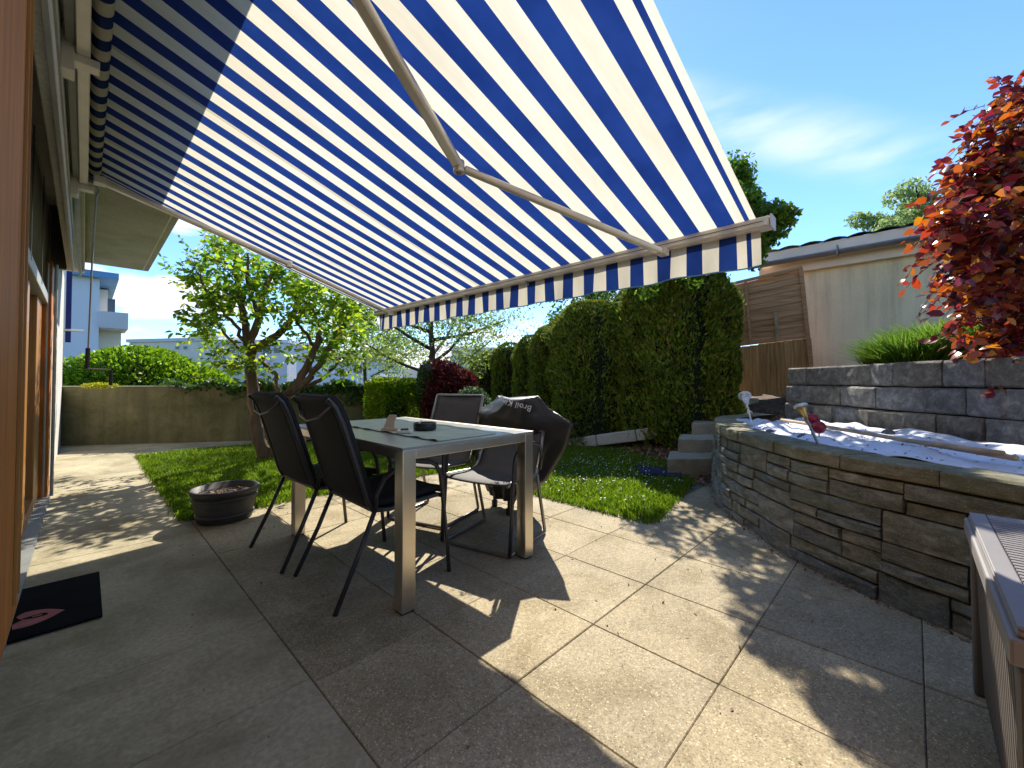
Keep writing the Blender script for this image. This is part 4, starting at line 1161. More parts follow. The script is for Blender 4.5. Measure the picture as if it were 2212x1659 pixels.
for c, r, n_ in (((5.0, 1.66, 2.85), .5, 2000), ((5.3, 1.85, 3.1), .6, 2600), ((5.35, 1.45, 2.95), .35, 1500), ((5.15, 2.2, 3.0), .5, 1500), ((4.4, 1.62, 2.9), .4, 2000), ((4.75, 1.45, 2.7), .35, 1800), ((5.5, 2.4, 2.8), .5, 900), ((5.3, 2.95, 2.9), .45, 500), ((4.6, 1.9, 2.6), .35, 500), ((4.25, 1.5, 2.75), .3, 1500), ((4.6, 1.6, 2.85), .38, 2400), ((4.9, 1.35, 2.85), .32, 1800), ((4.95, 1.85, 2.8), .4, 2200)):
    for q in range(7):
        cc = Vector(c) + Vector([random.gauss(0, r * .5) for _ in range(3)]); gcl.append((tuple(cc), (r * .42,) * 3, n_ // 6, .1)); 
        if q < 3: gpaths.append(smoothpath([top_ - Vector((0, 0, random.uniform(.2, 1.0))), top_.lerp(cc, .5), cc], .018, .005))
for px, py, sc0 in ((1600, 365, .8), (1612, 385, .8), (1622, 410, .8), (1635, 432, .8), (1650, 455, .9), (1625, 440, 1), (1640, 480, 1), (1665, 470, .6), (1690, 472, .5), (1672, 492, .7), (1690, 505, .5), (1650, 500, 1), (1655, 525, .8), (1668, 512, .6), (1635, 540, .9), (1640, 560, .6), (1610, 400, .8), (1600, 390, .8), (1628, 575, .6)):
    c = at(px, py, 5.2 + random.uniform(-.2, .3)); r = 26 * sc0 / FPX * 5.2; gcl.append((tuple(c), (r, r, r), int(120 * sc0 * sc0 + 20), .05)); gpaths.append(smoothpath([top_ - Vector((0, 0, random.uniform(.1, .6))), top_.lerp(c, .5) + Vector((0, 0, .06)), c], .012, .004))
tree('green_tree', 'green tree whose crown shows past the right end of the awning', 'tree', gpaths, gcl, 'dkleaf', .075, 'darkbark', up=.3, aspect=.55, droop=.2)
autotree('birch_tree', 'light green birch rising behind the tiled roof', gpos(2000, 19, 0), 10.6, 2.3, 26000, 'birch', .19, nl=18, r0=.16, seed=3, first=.45, clump=.26, droop=.6)

# lime bush behind the garden wall
def boxpts(c, r, n, shell=.8):
    p = rng.uniform(-1, 1, (n, 3)); a = rng.integers(0, 3, n); sg = rng.choice([-1, 1], n); p[np.arange(n), a] = sg * rng.uniform(shell, 1.02, n)
    p *= 1 + .05 * np.sin(p[:, [1, 2, 0]] * 5)
    return np.array(c) + p * np.array(r)
def bush(name, label, blobs, lmat, size, cat='bush', core=True, sh=.82, up=.3, aspect=.6, droop=0, dirs_out=True, corem='hedgecore', k=.8, pf=None):
    c0 = blobs[0][0]; t = thing(name, label, cat, (c0[0], c0[1], 0))
    P = []; D = []
    for c, r, n in blobs:
        p = (pf or blobpts)(c, r, n, sh); P.append(p); d = (p - np.array(c)) / np.array(r); D.append(d)
    P = np.concatenate(P); D = np.concatenate(D)
    m = P[:, 2] > .02; P, D = P[m], D[m]
    V, F = leaves(P, size, droop, up, aspect, dirs=D if dirs_out else None); npobj('foliage', V, F, lmat, t)
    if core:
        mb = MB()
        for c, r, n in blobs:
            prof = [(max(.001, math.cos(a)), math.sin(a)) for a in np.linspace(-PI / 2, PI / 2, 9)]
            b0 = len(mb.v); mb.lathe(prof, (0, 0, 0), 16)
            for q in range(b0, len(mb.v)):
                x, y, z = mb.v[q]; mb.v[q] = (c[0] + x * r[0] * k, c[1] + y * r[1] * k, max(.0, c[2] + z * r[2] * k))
        obj('dark_core', mb, corem, t, smooth=True)  # dark solid body added inside the leaves, as in the hedge columns
    return t
def wp(px, z, h): p = at(px, 823, z); return (p.x, p.y, h)
bush('lime_bush', 'big rounded lime green bush behind the left end of the garden wall', [(wp(300, 8.9, .7), (1.35, 1.35, 1.12), 15000), (wp(180, 8.6, .6), (1.1, 1.1, .95), 8000), (wp(400, 9.0, .5), (1.1, 1.1, .95), 9000), (wp(460, 9.2, .5), (.8, .8, .55), 4000)], 'bushleaf', .10)
bush('privet_shrub', 'square clipped yellow-green shrub behind the table', [(wp(848, 6.6, .52), (.32, .36, .50), 14000), (wp(850, 6.6, .9), (.28, .3, .2), 2500)], 'limebox', .045, 'shrub', sh=.8, pf=boxpts)
bush('red_maple', 'dark red leaved maple shrub behind the grey chair', [(wp(965, 6.4, .95), (.40, .40, .42), 5200), (wp(945, 6.2, .70), (.26, .26, .30), 2200), (wp(1000, 6.5, 1.02), (.24, .24, .22), 1500), (wp(950, 6.4, 1.2), (.22, .22, .2), 900)], 'redmaple', .055, 'shrub', sh=.3, core=False)
bush('variegated_shrub', 'dark glossy shrub with cream edged leaves beside the covered grill', [(wp(1020, 5.9, .52), (.34, .34, .46), 6500), (wp(1000, 5.8, .3), (.30, .30, .30), 2500)], 'varieg', .045, 'shrub', sh=.75)
tr = thing('ivy_post', 'dark stump wrapped in creeper between the lime shrub and the red maple', 'stump', wp(921, 6.3, 0))
mb = MB(); p = Vector(wp(921, 6.3, 0)); mb.tube([p, p + Vector((0, 0, .6)), p + Vector((.02, 0, 1.3))], [.12, .10, .11], 12); obj('trunk', mb, 'darkbark', tr, smooth=True)
V, F = leaves(blobpts((p.x, p.y, .95), (.16, .16, .42), 1800, .7), .05, dirs=None); npobj('creeper', V, F, 'ivy', tr)

# thuja hedge columns
def thuja(px, z, wpx, h, label, hb=0, n=24000, dp=.55):
    c = at(px, 823, z); rx = wpx / FPX * z / 2
    t = thing('thuja_column', label, 'hedge', (c.x, c.y, hb), 'thuja columns of the tall clipped hedge')
    vx = Vector((FY, -FX, 0)); vy = Vector((FX, FY, 0))
    th = rng.uniform(0, 2 * PI, n); v = rng.random(n) ** .8
    keepb = (np.sin(th) < .5); th = th[keepb]; v = v[keepb]; n = len(th)
    hh = h - hb
    prof = np.where(v < .72, 1.0, np.sqrt(np.clip(1 - ((v - .72) / .28) ** 2.2, 0, 1)))
    lump = 1 + .07 * np.sin(th * 5 + v * 9 + px) + .06 * np.sin(v * 22 + th * 3) + .05 * np.sin(th * 11 + v * 31) + rng.normal(size=n) * .02 + .05 * np.sin(th * 23 + v * 55) * np.sin(v * 90 + th * 7) + np.where(rng.random(n) < .05, rng.uniform(.02, .13, n), 0)
    sgnx = np.sign(np.cos(th)) * np.abs(np.cos(th)) ** .6; sgny = np.sign(np.sin(th)) * np.abs(np.sin(th)) ** .6
    X = sgnx * rx * prof * lump; Yd = sgny * dp * prof * lump
    P = np.array(c)[None, :] * [1, 1, 0] + X[:, None] * np.array(vx) + Yd[:, None] * np.array(vy)
    P[:, 2] = hb + v * hh
    D = (X[:, None] * np.array(vx) + Yd[:, None] * np.array(vy)); D /= np.linalg.norm(D, axis=1)[:, None] + 1e-6
    D = D * .55; D[:, 2] += .8
    V, F = leaves(P, rng.uniform(.035, .10, len(P)), 0, .1, .36, dirs=D); npobj('foliage', V, F, 'thuja', t)
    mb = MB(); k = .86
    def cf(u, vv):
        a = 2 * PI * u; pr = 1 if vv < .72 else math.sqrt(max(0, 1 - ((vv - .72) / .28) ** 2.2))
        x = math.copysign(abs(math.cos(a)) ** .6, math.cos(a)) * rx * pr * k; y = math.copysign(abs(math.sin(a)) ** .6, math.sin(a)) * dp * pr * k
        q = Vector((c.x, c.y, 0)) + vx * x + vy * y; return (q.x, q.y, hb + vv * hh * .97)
    mb.grid(cf, 28, 16, flip=True); obj('light_stop_core', mb, 'hedgecore', t, smooth=True)  # solid dark core added inside the column to stop light
thuja(1474, 6.3, 185, 2.86, 'tallest broad thuja at the right end of the hedge', .15, 42000)
thuja(1545, 6.05, 66, 2.35, 'ragged slim thuja next to the timber screen', .3, 14000, .35)
thuja(1388, 6.75, 120, 2.72, 'tall thuja second from the right end of the hedge', .1, 20000)
thuja(1280, 7.1, 175, 2.42, 'round topped thuja in the middle of the hedge', 0, 34000)
thuja(1190, 7.8, 90, 2.1, 'lower thuja left of the round topped one', 0, 15000)
thuja(1148, 8.6, 75, 2.0, 'third thuja from the far left end of the hedge', 0, 11000)
thuja(1102, 9.5, 75, 1.93, 'second thuja from the far left end of the hedge', 0, 10000)
thuja(1060, 10.4, 80, 1.80, 'farthest thuja at the left end of the hedge', 0, 10000)

# ivy over the garden wall
iv = thing('ivy', 'ivy trailing over the right half of the mossy garden wall', 'ivy', tuple(wa.lerp(wb, .5)))
n = 9000; t = rng.beta(2.2, 1.4, n) * .78 + .2
P = np.array(wa)[None] * (1 - t[:, None]) + np.array(wb)[None] * t[:, None] + np.array(wn_)[None] * (rng.uniform(-.06, .22, n)[:, None])
drop = np.abs(rng.normal(0, 1, n)) * .12 * np.clip((t - .2) * 4, .3, 1.6)
P[:, 2] = 1.02 - drop + .05 * np.sin(t * 60); P += rng.normal(size=(n, 3)) * [.02, .02, .02]
V, F = leaves(P, .075, .3, .35, .8); npobj('foliage', V, F, 'ivy', iv)
mc = ath(207, 835, .975)
V, F = leaves(blobpts((mc.x + .05, mc.y + .1, .985), (.22, .1, .05), 900, .1), .03); o = npobj('stonecrop', V, F, 'moss'); tag(o, 'small bright yellow stonecrop cushion on top of the mossy wall', 'plant')

# ornamental grass above the granite wall
def tuft(c, n, h, r, name, label, mat='rush'):
    th = rng.uniform(0, 2 * PI, n); rr = np.sqrt(rng.random(n)) * r; lean = rng.uniform(.1, .9, n) * h
    hh = h * rng.uniform(.5, 1.1, n); w = .006
    b = np.stack([c[0] + rr * np.cos(th), c[1] + rr * np.sin(th), np.full(n, c[2])], 1)
    la = th + rng.normal(0, .5, n); d = np.stack([np.cos(la) * lean, np.sin(la) * lean, hh], 1); s_ = np.stack([-np.sin(la), np.cos(la), 0 * la], 1) * w
    m1 = b + d * [.35, .35, .6]; tp = b + d * [1, 1, .85]
    V = np.stack([b - s_, b + s_, m1 + s_, m1 - s_, tp], 1).reshape(-1, 3); i = np.arange(n)[:, None] * 5
    F = np.concatenate([i + [[0, 1, 2]], i + [[0, 2, 3]], i + [[3, 2, 4]]], 0)
    o = npobj(name, V, F, mat); tag(o, label, 'plant', 'grassy plants above the granite wall')
for px, z, h, r, n, lab in ((1985, 4.3, .48, .38, 3600, 'leftmost arching grass clump above the granite wall'), (2075, 4.2, .62, .42, 4200, 'brightest tall grass clump in front of the concrete wall'), (2165, 4.0, .60, .42, 3800, 'grass clump half hidden by the copper beech leaves')):
    c = at(px, 823, z); tuft((c.x, c.y, 1.1), n, h, r, 'grass_clump', lab)
c = at(2110, 823, 4.5); bush('leafy_perennial', 'low lime leafed perennial at the foot of the board-marked concrete wall', [((c.x, c.y, 1.42), (.42, .42, .26), 2600), ((c.x + .1, c.y + .45, 1.36), (.35, .35, .2), 1500)], 'limebox', .06, 'plant', sh=.6, core=False)
# soil behind the granite wall
mb = MB()
def sf(u, v):
    a = gpt(GL * u, GINS * .2); b = Vector((XW, a.y + (YX(1740, XW) - a.y) * .0 + .1, 0)); q = a.lerp(b, v)
    return (q.x, q.y, 1.13 + .12 * v)
mb.grid(sf, 30, 20, flip=GINS < 0); so_ = obj('upper_bed', mb, 'mulch', smooth=True); struct(so_)

# copper beech at the right edge
cb = []
bb = at(2290, 823, 3.1)
bpaths = []
tr0 = Vector((bb.x, bb.y, 1.1)); tr1 = Vector((bb.x - .05, bb.y + .05, 3.4))
bpaths.append(smoothpath([tr0, tr0.lerp(tr1, .5) + Vector((.05, .05, 0)), tr1], .05, .015))
crown_b = [(2190, 205, .9), (2215, 240, 1.2), (2170, 245, .7), (2150, 290, .8), (2190, 300, 1.1), (2125, 330, .6), (2160, 345, .9), (2210, 360, 1.3), (2110, 370, .7), (2080, 365, .4), (2140, 395, 1.0), (2090, 410, .8), (2065, 440, .6), (2180, 430, 1.3), (2120, 450, 1.1),
           (2075, 475, .8), (2050, 490, .5), (2100, 500, 1.0), (2160, 500, 1.3), (2210, 480, 1.3), (2045, 515, .35), (2125, 545, .9), (2180, 560, 1.2), (2080, 550, .5), (2105, 590, .6), (2150, 600, .8), (2200, 620, 1.1), (2070, 615, .35), (2120, 640, .6), (2165, 650, .7), (2060, 640, .3),
           (2205, 680, .8), (2150, 700, .35), (2190, 725, .6), (2175, 760, .4), (2210, 770, .6), (2110, 690, .3), (2085, 700, .2), (2040, 470, .4), (2035, 560, .3), (2060, 590, .4), (2100, 660, .5), (2140, 640, .8), (2170, 690, .6), (2195, 700, .8), (2200, 745, .8), (2160, 730, .3), (2205, 790, .6), (2045, 610, .2), (2150, 560, 1.1), (2210, 560, 1.3), (2200, 420, 1.4), (2150, 470, 1.1), (2130, 380, .8), (2220, 820, .5), (2240, 300, 1.5), (2260, 420, 1.6), (2260, 560, 1.6), (2250, 680, 1.4), (2230, 200, .8)]
cbl = []
for (px, py, s_) in crown_b:
    zz = 3.0 + random.uniform(-.4, .4); c = at(px, py, zz); r = 40 * s_ / FPX * zz
    cbl.append((tuple(c), (r, r * 1.3, r), s_ * s_ + .12, 0))
    if s_ < 1.25 and random.random() < .75:
        j0 = tr0.lerp(tr1, min(1, max(.1, (c.z - 1.3) / 2.1))); bpaths.append(smoothpath([j0, j0.lerp(c, .5) + Vector((0, 0, .12)), c], .011, .004))
tree('copper_beech', 'copper beech with dark red and orange sunlit leaves hanging in at the right edge', 'tree', bpaths, cbl, 'beech', .082, 'darkbark', up=.3, aspect=.66, tw=dict(per=15, length=.24, bias=(-.35, .35, -.35), lsize=0, step=.026, spread=.7, sag=.35, start=.45))

# ================================================================== TERRACE FURNITURE
TX0, TX1, TY0, TY1, TH = 1.0, 1.887, 1.652, 3.08, .75
tb = thing('garden_table', 'rectangular steel garden table with frosted glass top and a mint runner', 'table', ((TX0 + TX1) / 2, (TY0 + TY1) / 2, 0))
for x in (TX0, TX1 - .07):
    for y in (TY0, TY1 - .07):
        mb = MB(); mb.box(x, x + .07, y, y + .07, .008, TH - .012); l = obj('leg', mb, 'steel', tb, bevel=.003)
        mb = MB(); mb.box(x + .004, x + .066, y + .004, y + .066, .001, .008); obj('foot_pad', mb, 'black', l)
mb = MB(); q = .012
mb.box(TX0 + .07, TX1 - .07, TY0 + .003, TY0 + .033, TH - .058, TH - .013); mb.box(TX0 + .07, TX1 - .07, TY1 - .033, TY1 - .003, TH - .058, TH - .013)
mb.box(TX0 + .003, TX0 + .033, TY0 + .07, TY1 - .07, TH - .058, TH - .013); mb.box(TX1 - .033, TX1 - .003, TY0 + .07, TY1 - .07, TH - .058, TH - .013)
obj('apron', mb, 'steel', tb, bevel=.002)
mb = MB(); mb.box(TX0 - .002, TX1 - .055, TY0 - .002, TY1 + .002, TH - .012, TH); obj('glass_top', mb, 'glass', tb, bevel=.002)
mb = MB(); mb.box(TX1 - .052, TX1 + .002, TY0 - .002, TY1 + .002, TH - .012, TH + .001); obj('edge_strip', mb, 'steel', tb, bevel=.002)
def runfn(u, v):
    x = 1.225 + .40 * v; y = 1.70 + 1.25 * u
    e_ = max(0, 1 - v * 14) + max(0, (v - .93) * 14)
    return (x + .004 * math.sin(u * 50) * e_, y, TH + .003 + .006 * max(0, math.sin(u * 38 + 2 * math.sin(u * 9))) * e_)
mb = MB(); mb.grid(runfn, 120, 16); rn = obj('table_runner', mb, 'runner', smooth=True, solid=.003); tag(rn, 'mint green runner with curling edges laid along the table', 'table runner')
def runedge(u, v): p = runfn(u, 0); return (p[0] - .003 - .004 * v, p[1], p[2] - .0015 + .003 * v)
mb = MB(); mb.grid(runedge, 120, 1); obj('binding', mb, 'black', rn)
# ashtray, stand, lighter pack
a_ = ath(918, 929, TH + .005)
ash = thing('ashtray', 'round black ashtray standing on the mint runner', 'ashtray', (a_.x, a_.y, TH + .006))
mb = MB(); mb.lathe([(.001, 0), (.060, 0), (.068, .006), (.069, .040), (.066, .045), (.058, .045), (.056, .014), (.001, .012)], (a_.x, a_.y, TH + .0065), 32); obj('bowl', mb, 'black', ash, smooth=True)
mb = MB(); mb.tube([(a_.x - .03, a_.y + .02, TH + .045), (a_.x + .02, a_.y + .066, TH + .058)], .004, 8); obj('cigarette_end', mb, 'print', ash)
s_ = ath(845, 930, TH + .005); vx = Vector((FY, -FX, 0)); vy = Vector((FX, FY, 0))
st = thing('phone_stand', 'small curved beige wooden stand left of the ashtray', 'stand', (s_.x, s_.y, TH + .006))
def shp(pts2, c, th, name):
    mb = MB(); n = len(pts2)
    f = [c + vx * a - vy * th / 2 + Vector((0, 0, b)) for a, b in pts2]; k = [p + vy * th for p in f]
    mb.add(f + k, [tuple(range(n)), tuple(range(2 * n - 1, n - 1, -1))] + [(i, n + i, n + (i + 1) % n, (i + 1) % n) for i in range(n)]); return obj(name, mb, 'beige', st, bevel=.002)
c0 = Vector((s_.x, s_.y, TH + .0065))
shp([(-.045, 0), (.04, 0), (.042, .012), (.018, .018), (.02, .05), (.033, .085), (.028, .092), (-.012, .092), (-.024, .075), (-.032, .045), (-.045, .02)], c0, .012, 'back_piece')
shp([(-.05, 0), (.05, 0), (.05, .012), (-.02, .02), (-.05, .016)], c0 - vy * .03, .010, 'front_lip')
shp([(-.03, 0), (.03, 0), (.03, .008), (-.03, .008)], c0 - vy * .012, .03, 'base_piece')
p = ath(874, 935, TH + .006)
lt = thing('cigarette_pack', 'flat white and black pack with a lighter left of the ashtray', 'pack', tuple(p))
mb = MB(); mb.obox((p.x, p.y, TH + .014), vx, vy, (0, 0, 1), .042, .028, .007); obj('pack', mb, 'print', lt, bevel=.002)
mb = MB(); mb.obox((p.x, p.y, TH + .026), vx + vy * .3, vy - vx * .3, (0, 0, 1), .022, .010, .005); obj('lighter', mb, 'black', lt, bevel=.003)

# chairs ------------------------------------------------------------
def black_chair(label):
    t = thing('sling_chair', label, 'chair', (0, 0, 0), 'chairs round the garden table')
    R = .0115
    for s in (-1, 1):
        y = .255 * s
        mb = MB(); mb.tube([(-.12, y, .43), (-.20, y, .24), (-.315, y * 1.04, .0)], R, 10); obj('rear_leg', mb, 'chairtube', t, smooth=True)
        mb = MB(); pts = [(-.125, y * 1.05, .43), (-.125, y * 1.07, .50), (-.085, y * 1.09, .575), (-.01, y * 1.1, .625), (.08, y * 1.1, .64), (.16, y * 1.1, .63), (.215, y * 1.09, .60), (.243, y * 1.08, .55), (.255, y * 1.07, .48), (.285, y * 1.06, .24), (.31, y * 1.05, 0)]
        mb.tube([Vector(q) for q in pts], R, 10); obj('armrest', mb, 'chairtube', t, smooth=True)
        mb = MB(); mb.tube([(.29, y * .98, .415), (.24, y * .98, .432), (-.05, y * .98, .415), (-.13, y * .98, .425), (-.155, y * .98, .47), (-.22, y * .96, .68), (-.278, y * .93, .86), (-.31, y * .92, .93), (-.345, y * .92, .965)], R * 1.05, 10); obj('side_rail', mb, 'chairtube', t, smooth=True)
    for (xa, za) in ((-.13, .425), (.27, .42)):
        mb = MB(); mb.tube([(xa, -.25, za), (xa, .25, za)], .010, 8); obj('cross_bar', mb, 'chairtube', t)
    prof = [(.29, .42), (.24, .437), (.1, .428), (-.05, .42), (-.13, .43), (-.158, .475), (-.222, .685), (-.28, .865), (-.312, .935), (-.345, .968)]
    def sl_(u, v):
        k = u * (len(prof) - 1); i = min(int(k), len(prof) - 2); f = k - i
        x = prof[i][0] + (prof[i + 1][0] - prof[i][0]) * f; z = prof[i][1] + (prof[i + 1][1] - prof[i][1]) * f
        yy = (v * 2 - 1); sag = .012 * (1 - yy * yy); wd_ = .248 - .02 * max(0, u - .5) * 2
        return (x - (sag if u > .55 else 0), yy * wd_, z - (sag if u <= .55 else 0))
    mb = MB(); mb.grid(sl_, 18, 8); obj('sling', mb, 'blacksling', t, smooth=True, solid=.004)
    mb = MB()
    def cu(u, v):
        k = .02 + .98 * u; a, b, c_ = sl_(k, v); return (a + (.022 if k > .55 else 0), b * .95, c_ + (.030 if k <= .55 else .008))
    mb.grid(cu, 18, 8); obj('cushion', mb, 'cushion', t, smooth=True, solid=.036)
    mb = MB(); mb.tube([(-.325, -.21, .93), (-.345, -.12, .875), (-.35, 0, .855), (-.345, .12, .875), (-.325, .21, .93)], .005, 8); obj('tie_cord', mb, 'greytube', t, smooth=True)
    return t
ch1 = black_chair('black high-backed chair nearest the camera at the left side of the table')
dup(ch1, (1.07, 2.77, 0), math.radians(2), 'black high-backed chair beside the barrel pot end of the table, farther one')
ch1.location = (1.115, 2.135, 0); ch1.rotation_euler = (0, 0, math.radians(-1))

def grey_chair(label, back_h, group='chairs round the garden table'):
    t = thing('cantilever_chair', label, 'chair', (0, 0, 0), group)
    R = .0115; sc = (back_h - .44) / .5
    for s in (-1, 1):
        y = .25 * s
        mb = MB(); mb.tube([(-.13, y, .43), (-.165, y, .30), (-.245, y, .035), (-.245, y, .013), (-.22, y, .012), (.0, y, .012), (.235, y, .012)], R, 10); obj('sled_leg', mb, 'greytube', t, smooth=True)
        mb = MB(); pts = [(-.15, y * 1.04, .46), (-.175, y * 1.07, .54), (-.12, y * 1.09, .63), (-.02, y * 1.1, .655), (.09, y * 1.1, .655), (.165, y * 1.1, .635), (.205, y * 1.09, .59), (.215, y * 1.07, .5), (.225, y * 1.04, .24), (.24, y * 1.02, .012)]
        mb.tube([Vector(q) for q in pts], R, 10); obj('armrest', mb, 'chairtube', t, smooth=True)
        mb = MB(); mb.tube([(.25, y * .98, .425), (.2, y * .98, .438), (-.06, y * .98, .42), (-.13, y * .98, .432), (-.16, y * .97, .475), (-.16 - .12 * sc, y * .95, .44 + .30 * sc), (-.16 - .20 * sc, y * .93, .44 + .5 * sc)], R, 10); obj('side_rail', mb, 'greytube', t, smooth=True)
    mb = MB(); mb.tube([(.235, -.25, .012), (.235, .25, .012)], .0105, 8); obj('floor_bar', mb, 'greytube', t)
    mb = MB(); mb.tube([(-.16 - .20 * sc, -.235, .44 + .5 * sc), (-.16 - .20 * sc, .235, .44 + .5 * sc)], .009, 8); obj('top_bar', mb, 'greytube', t)
    prof = [(.25, .43), (.2, .443), (.05, .43), (-.06, .425), (-.13, .437), (-.162, .48), (-.16 - .06 * sc, .44 + .16 * sc), (-.16 - .12 * sc, .44 + .30 * sc), (-.16 - .20 * sc, .44 + .5 * sc)]
    def sl_(u, v):
        k = u * (len(prof) - 1); i = min(int(k), len(prof) - 2); f = k - i
        x = prof[i][0] + (prof[i + 1][0] - prof[i][0]) * f; z = prof[i][1] + (prof[i + 1][1] - prof[i][1]) * f
        yy = (v * 2 - 1); sag = .012 * (1 - yy * yy); return (x - (sag if u > .55 else 0), yy * (.242 - .016 * max(0, u - .5)), z - (sag if u <= .55 else 0))
    mb = MB(); mb.grid(sl_, 18, 8); obj('sling', mb, 'greysling', t, smooth=True, solid=.004)
    return t
c3 = grey_chair('grey chair with a low back between the table and the covered grill', .70)
c3.location = (1.93, 2.03, 0); c3.rotation_euler = (0, 0, math.radians(180 + 14))
c4 = grey_chair('grey high-backed chair behind the table in front of the red maple', .93)
c4.location = (1.93, 2.72, 0); c4.rotation_euler = (0, 0, math.radians(180 + 18))

# grill cover ---------------------------------------------------------
gc = thing('covered_grill', 'gas grill under a black fabric cover behind the chairs', 'grill', (2.42, 2.3, 0))
R_ = Vector((2.30, 1.655, .755))
def ringpts(kind):
    if kind == 'ridge': return [at(1162, 855.5, 3.0), at(1162, 855.5, 3.0) + Vector((.05, .12, .0)), at(1120, 857, 3.32), at(1076, 857, 3.5), at(1076, 857, 3.5) + Vector((-.03, -.05, -.004)), at(1121, 866, 3.0)]
rz = ringpts('ridge')
T2, T2b, Tm, T1, T1b, Mf = rz
shoulder = [R_, Vector((2.60, 2.12, .77)), Vector((2.72, 2.62, .77)), Vector((2.62, 2.93, .79)), Vector((2.34, 2.78, .79)), Vector((2.20, 2.42, .78)), Vector((2.17, 2.02, .75))]
# ridge verts matched to the shoulder ring
ridge = [T2, T2 + Vector((.07, .14, -.01)), T1 + Vector((.06, -.02, -.005)), T1, T1 + Vector((-.05, -.06, -.012)), Mf + Vector((.0, .12, -.02)), Mf + Vector((.02, -.04, .01))]
hem = [p + Vector(((2.45 - p.x) * .10, (2.3 - p.y) * .08, -.13)) for p in shoulder]
low = [Vector((2.40, 1.98, .32)), Vector((2.60, 2.16, .32)), Vector((2.64, 2.5, .30)), Vector((2.58, 2.72, .30)), Vector((2.38, 2.68, .26)), Vector((2.28, 2.45, .22)), Vector((2.29, 2.15, .28))]
bot_ = [Vector((2.50, 2.15, .20)), Vector((2.60, 2.25, .20)), Vector((2.62, 2.45, .18)), Vector((2.57, 2.62, .16)), Vector((2.38, 2.60, .14)), Vector((2.26, 2.38, .13)), Vector((2.30, 2.22, .12))]
rings = [bot_, low, hem, shoulder, [s.lerp(r, .55) + Vector((0, 0, -.018)) for s, r in zip(shoulder, ridge)], ridge]
mb = MB(); vs = []
SUBN = 6
def ring_interp(a, t):
    n = len(a); k = t * n; i = int(k) % n; f = k - int(k); return a[i].lerp(a[(i + 1) % n], f)
NR = 84; H_ = []
lv = []
for ri in range(len(rings) - 1):
    for q in range(4): lv.append((ri, q / 4))
lv.append((len(rings) - 2, 1.0))
vs = []
for (ri, f) in lv:
    for k in range(NR):
        t = k / NR; p = ring_interp(rings[ri], t).lerp(ring_interp(rings[ri + 1], t), f)
        if ri < 2: p = p + (p - Vector((2.45, 2.35, p.z))).normalized() * (.016 * math.sin(k * 1.15 + ri) * (1 if ri < 2 else .3))
        vs.append(p)
fs = []
for i in range(len(lv) - 1):
    for k in range(NR): fs.append((i * NR + k, i * NR + (k + 1) % NR, (i + 1) * NR + (k + 1) % NR, (i + 1) * NR + k))
fs.append(tuple((len(lv) - 1) * NR + k for k in range(NR)))
mb.add(vs, fs); cv = obj('cover', mb, 'cover', gc, smooth=True)
m_ = cv.modifiers.new('tex', 'DISPLACE'); tx = bpy.data.textures.new('creases', 'CLOUDS'); tx.noise_scale = .09; m_.texture = tx; m_.strength = .03; m_.texture_coords = 'GLOBAL'
for x, y in ((2.34, 2.3), (2.55, 2.3), (2.42, 2.55), (2.58, 2.5)):
    mb = MB(); mb.tube([(x, y, .0), (x, y, .3)], .014, 8); mb.tube([(x, y, 0), (x, y, .05)], .025, 10); obj('leg', mb, 'black', gc)
# lettering on the slope that faces the table (reads upside down from here)
def plane_pt(px, py, p0, nrm3):
    d, f = ray(px, py); o0 = Vector((0, 0, CAMH)); return o0 + d * ((p0 - o0).dot(nrm3) / d.dot(nrm3))
pl0 = Mf.lerp(Vector((2.17, 2.02, .75)), .5); n3 = (shoulder[6] - shoulder[0]).cross(ridge[6] - shoulder[0]).normalized()
if n3.dot(Vector((-1, -1, 0))) < 0: n3 = -n3
fc = bpy.data.curves.new('lettering', 'FONT'); fc.body = 'Broil King'; fc.size = .062; fc.extrude = .0012; fc.resolution_u = 3; fc.space_character = 1.08
fo = bpy.data.objects.new('tmp_text', fc); COL.objects.link(fo); bpy.context.view_layer.update()
me = bpy.data.meshes.new_from_object(fo.evaluated_get(bpy.context.evaluated_depsgraph_get())); bpy.data.objects.remove(fo)
me.materials.clear(); me.materials.append(M['print'])
pB = plane_pt(1151, 879, pl0, n3); pK = plane_pt(1085, 860, pl0, n3)
ax = (pK - pB).normalized(); az = n3; ay = az.cross(ax).normalized()
lo_ = bpy.data.objects.new('lettering', me); link(lo_, gc)
LET = Matrix((( ax.x, ay.x, az.x, pB.x + n3.x * .014), (ax.y, ay.y, az.y, pB.y + n3.y * .014), (ax.z, ay.z, az.z, pB.z + n3.z * .014), (0, 0, 0, 1)))
for v in me.vertices:
    q = v.co.copy(); q.y += -.25 * (q.x - .11) ** 2
    v.co = LET @ q

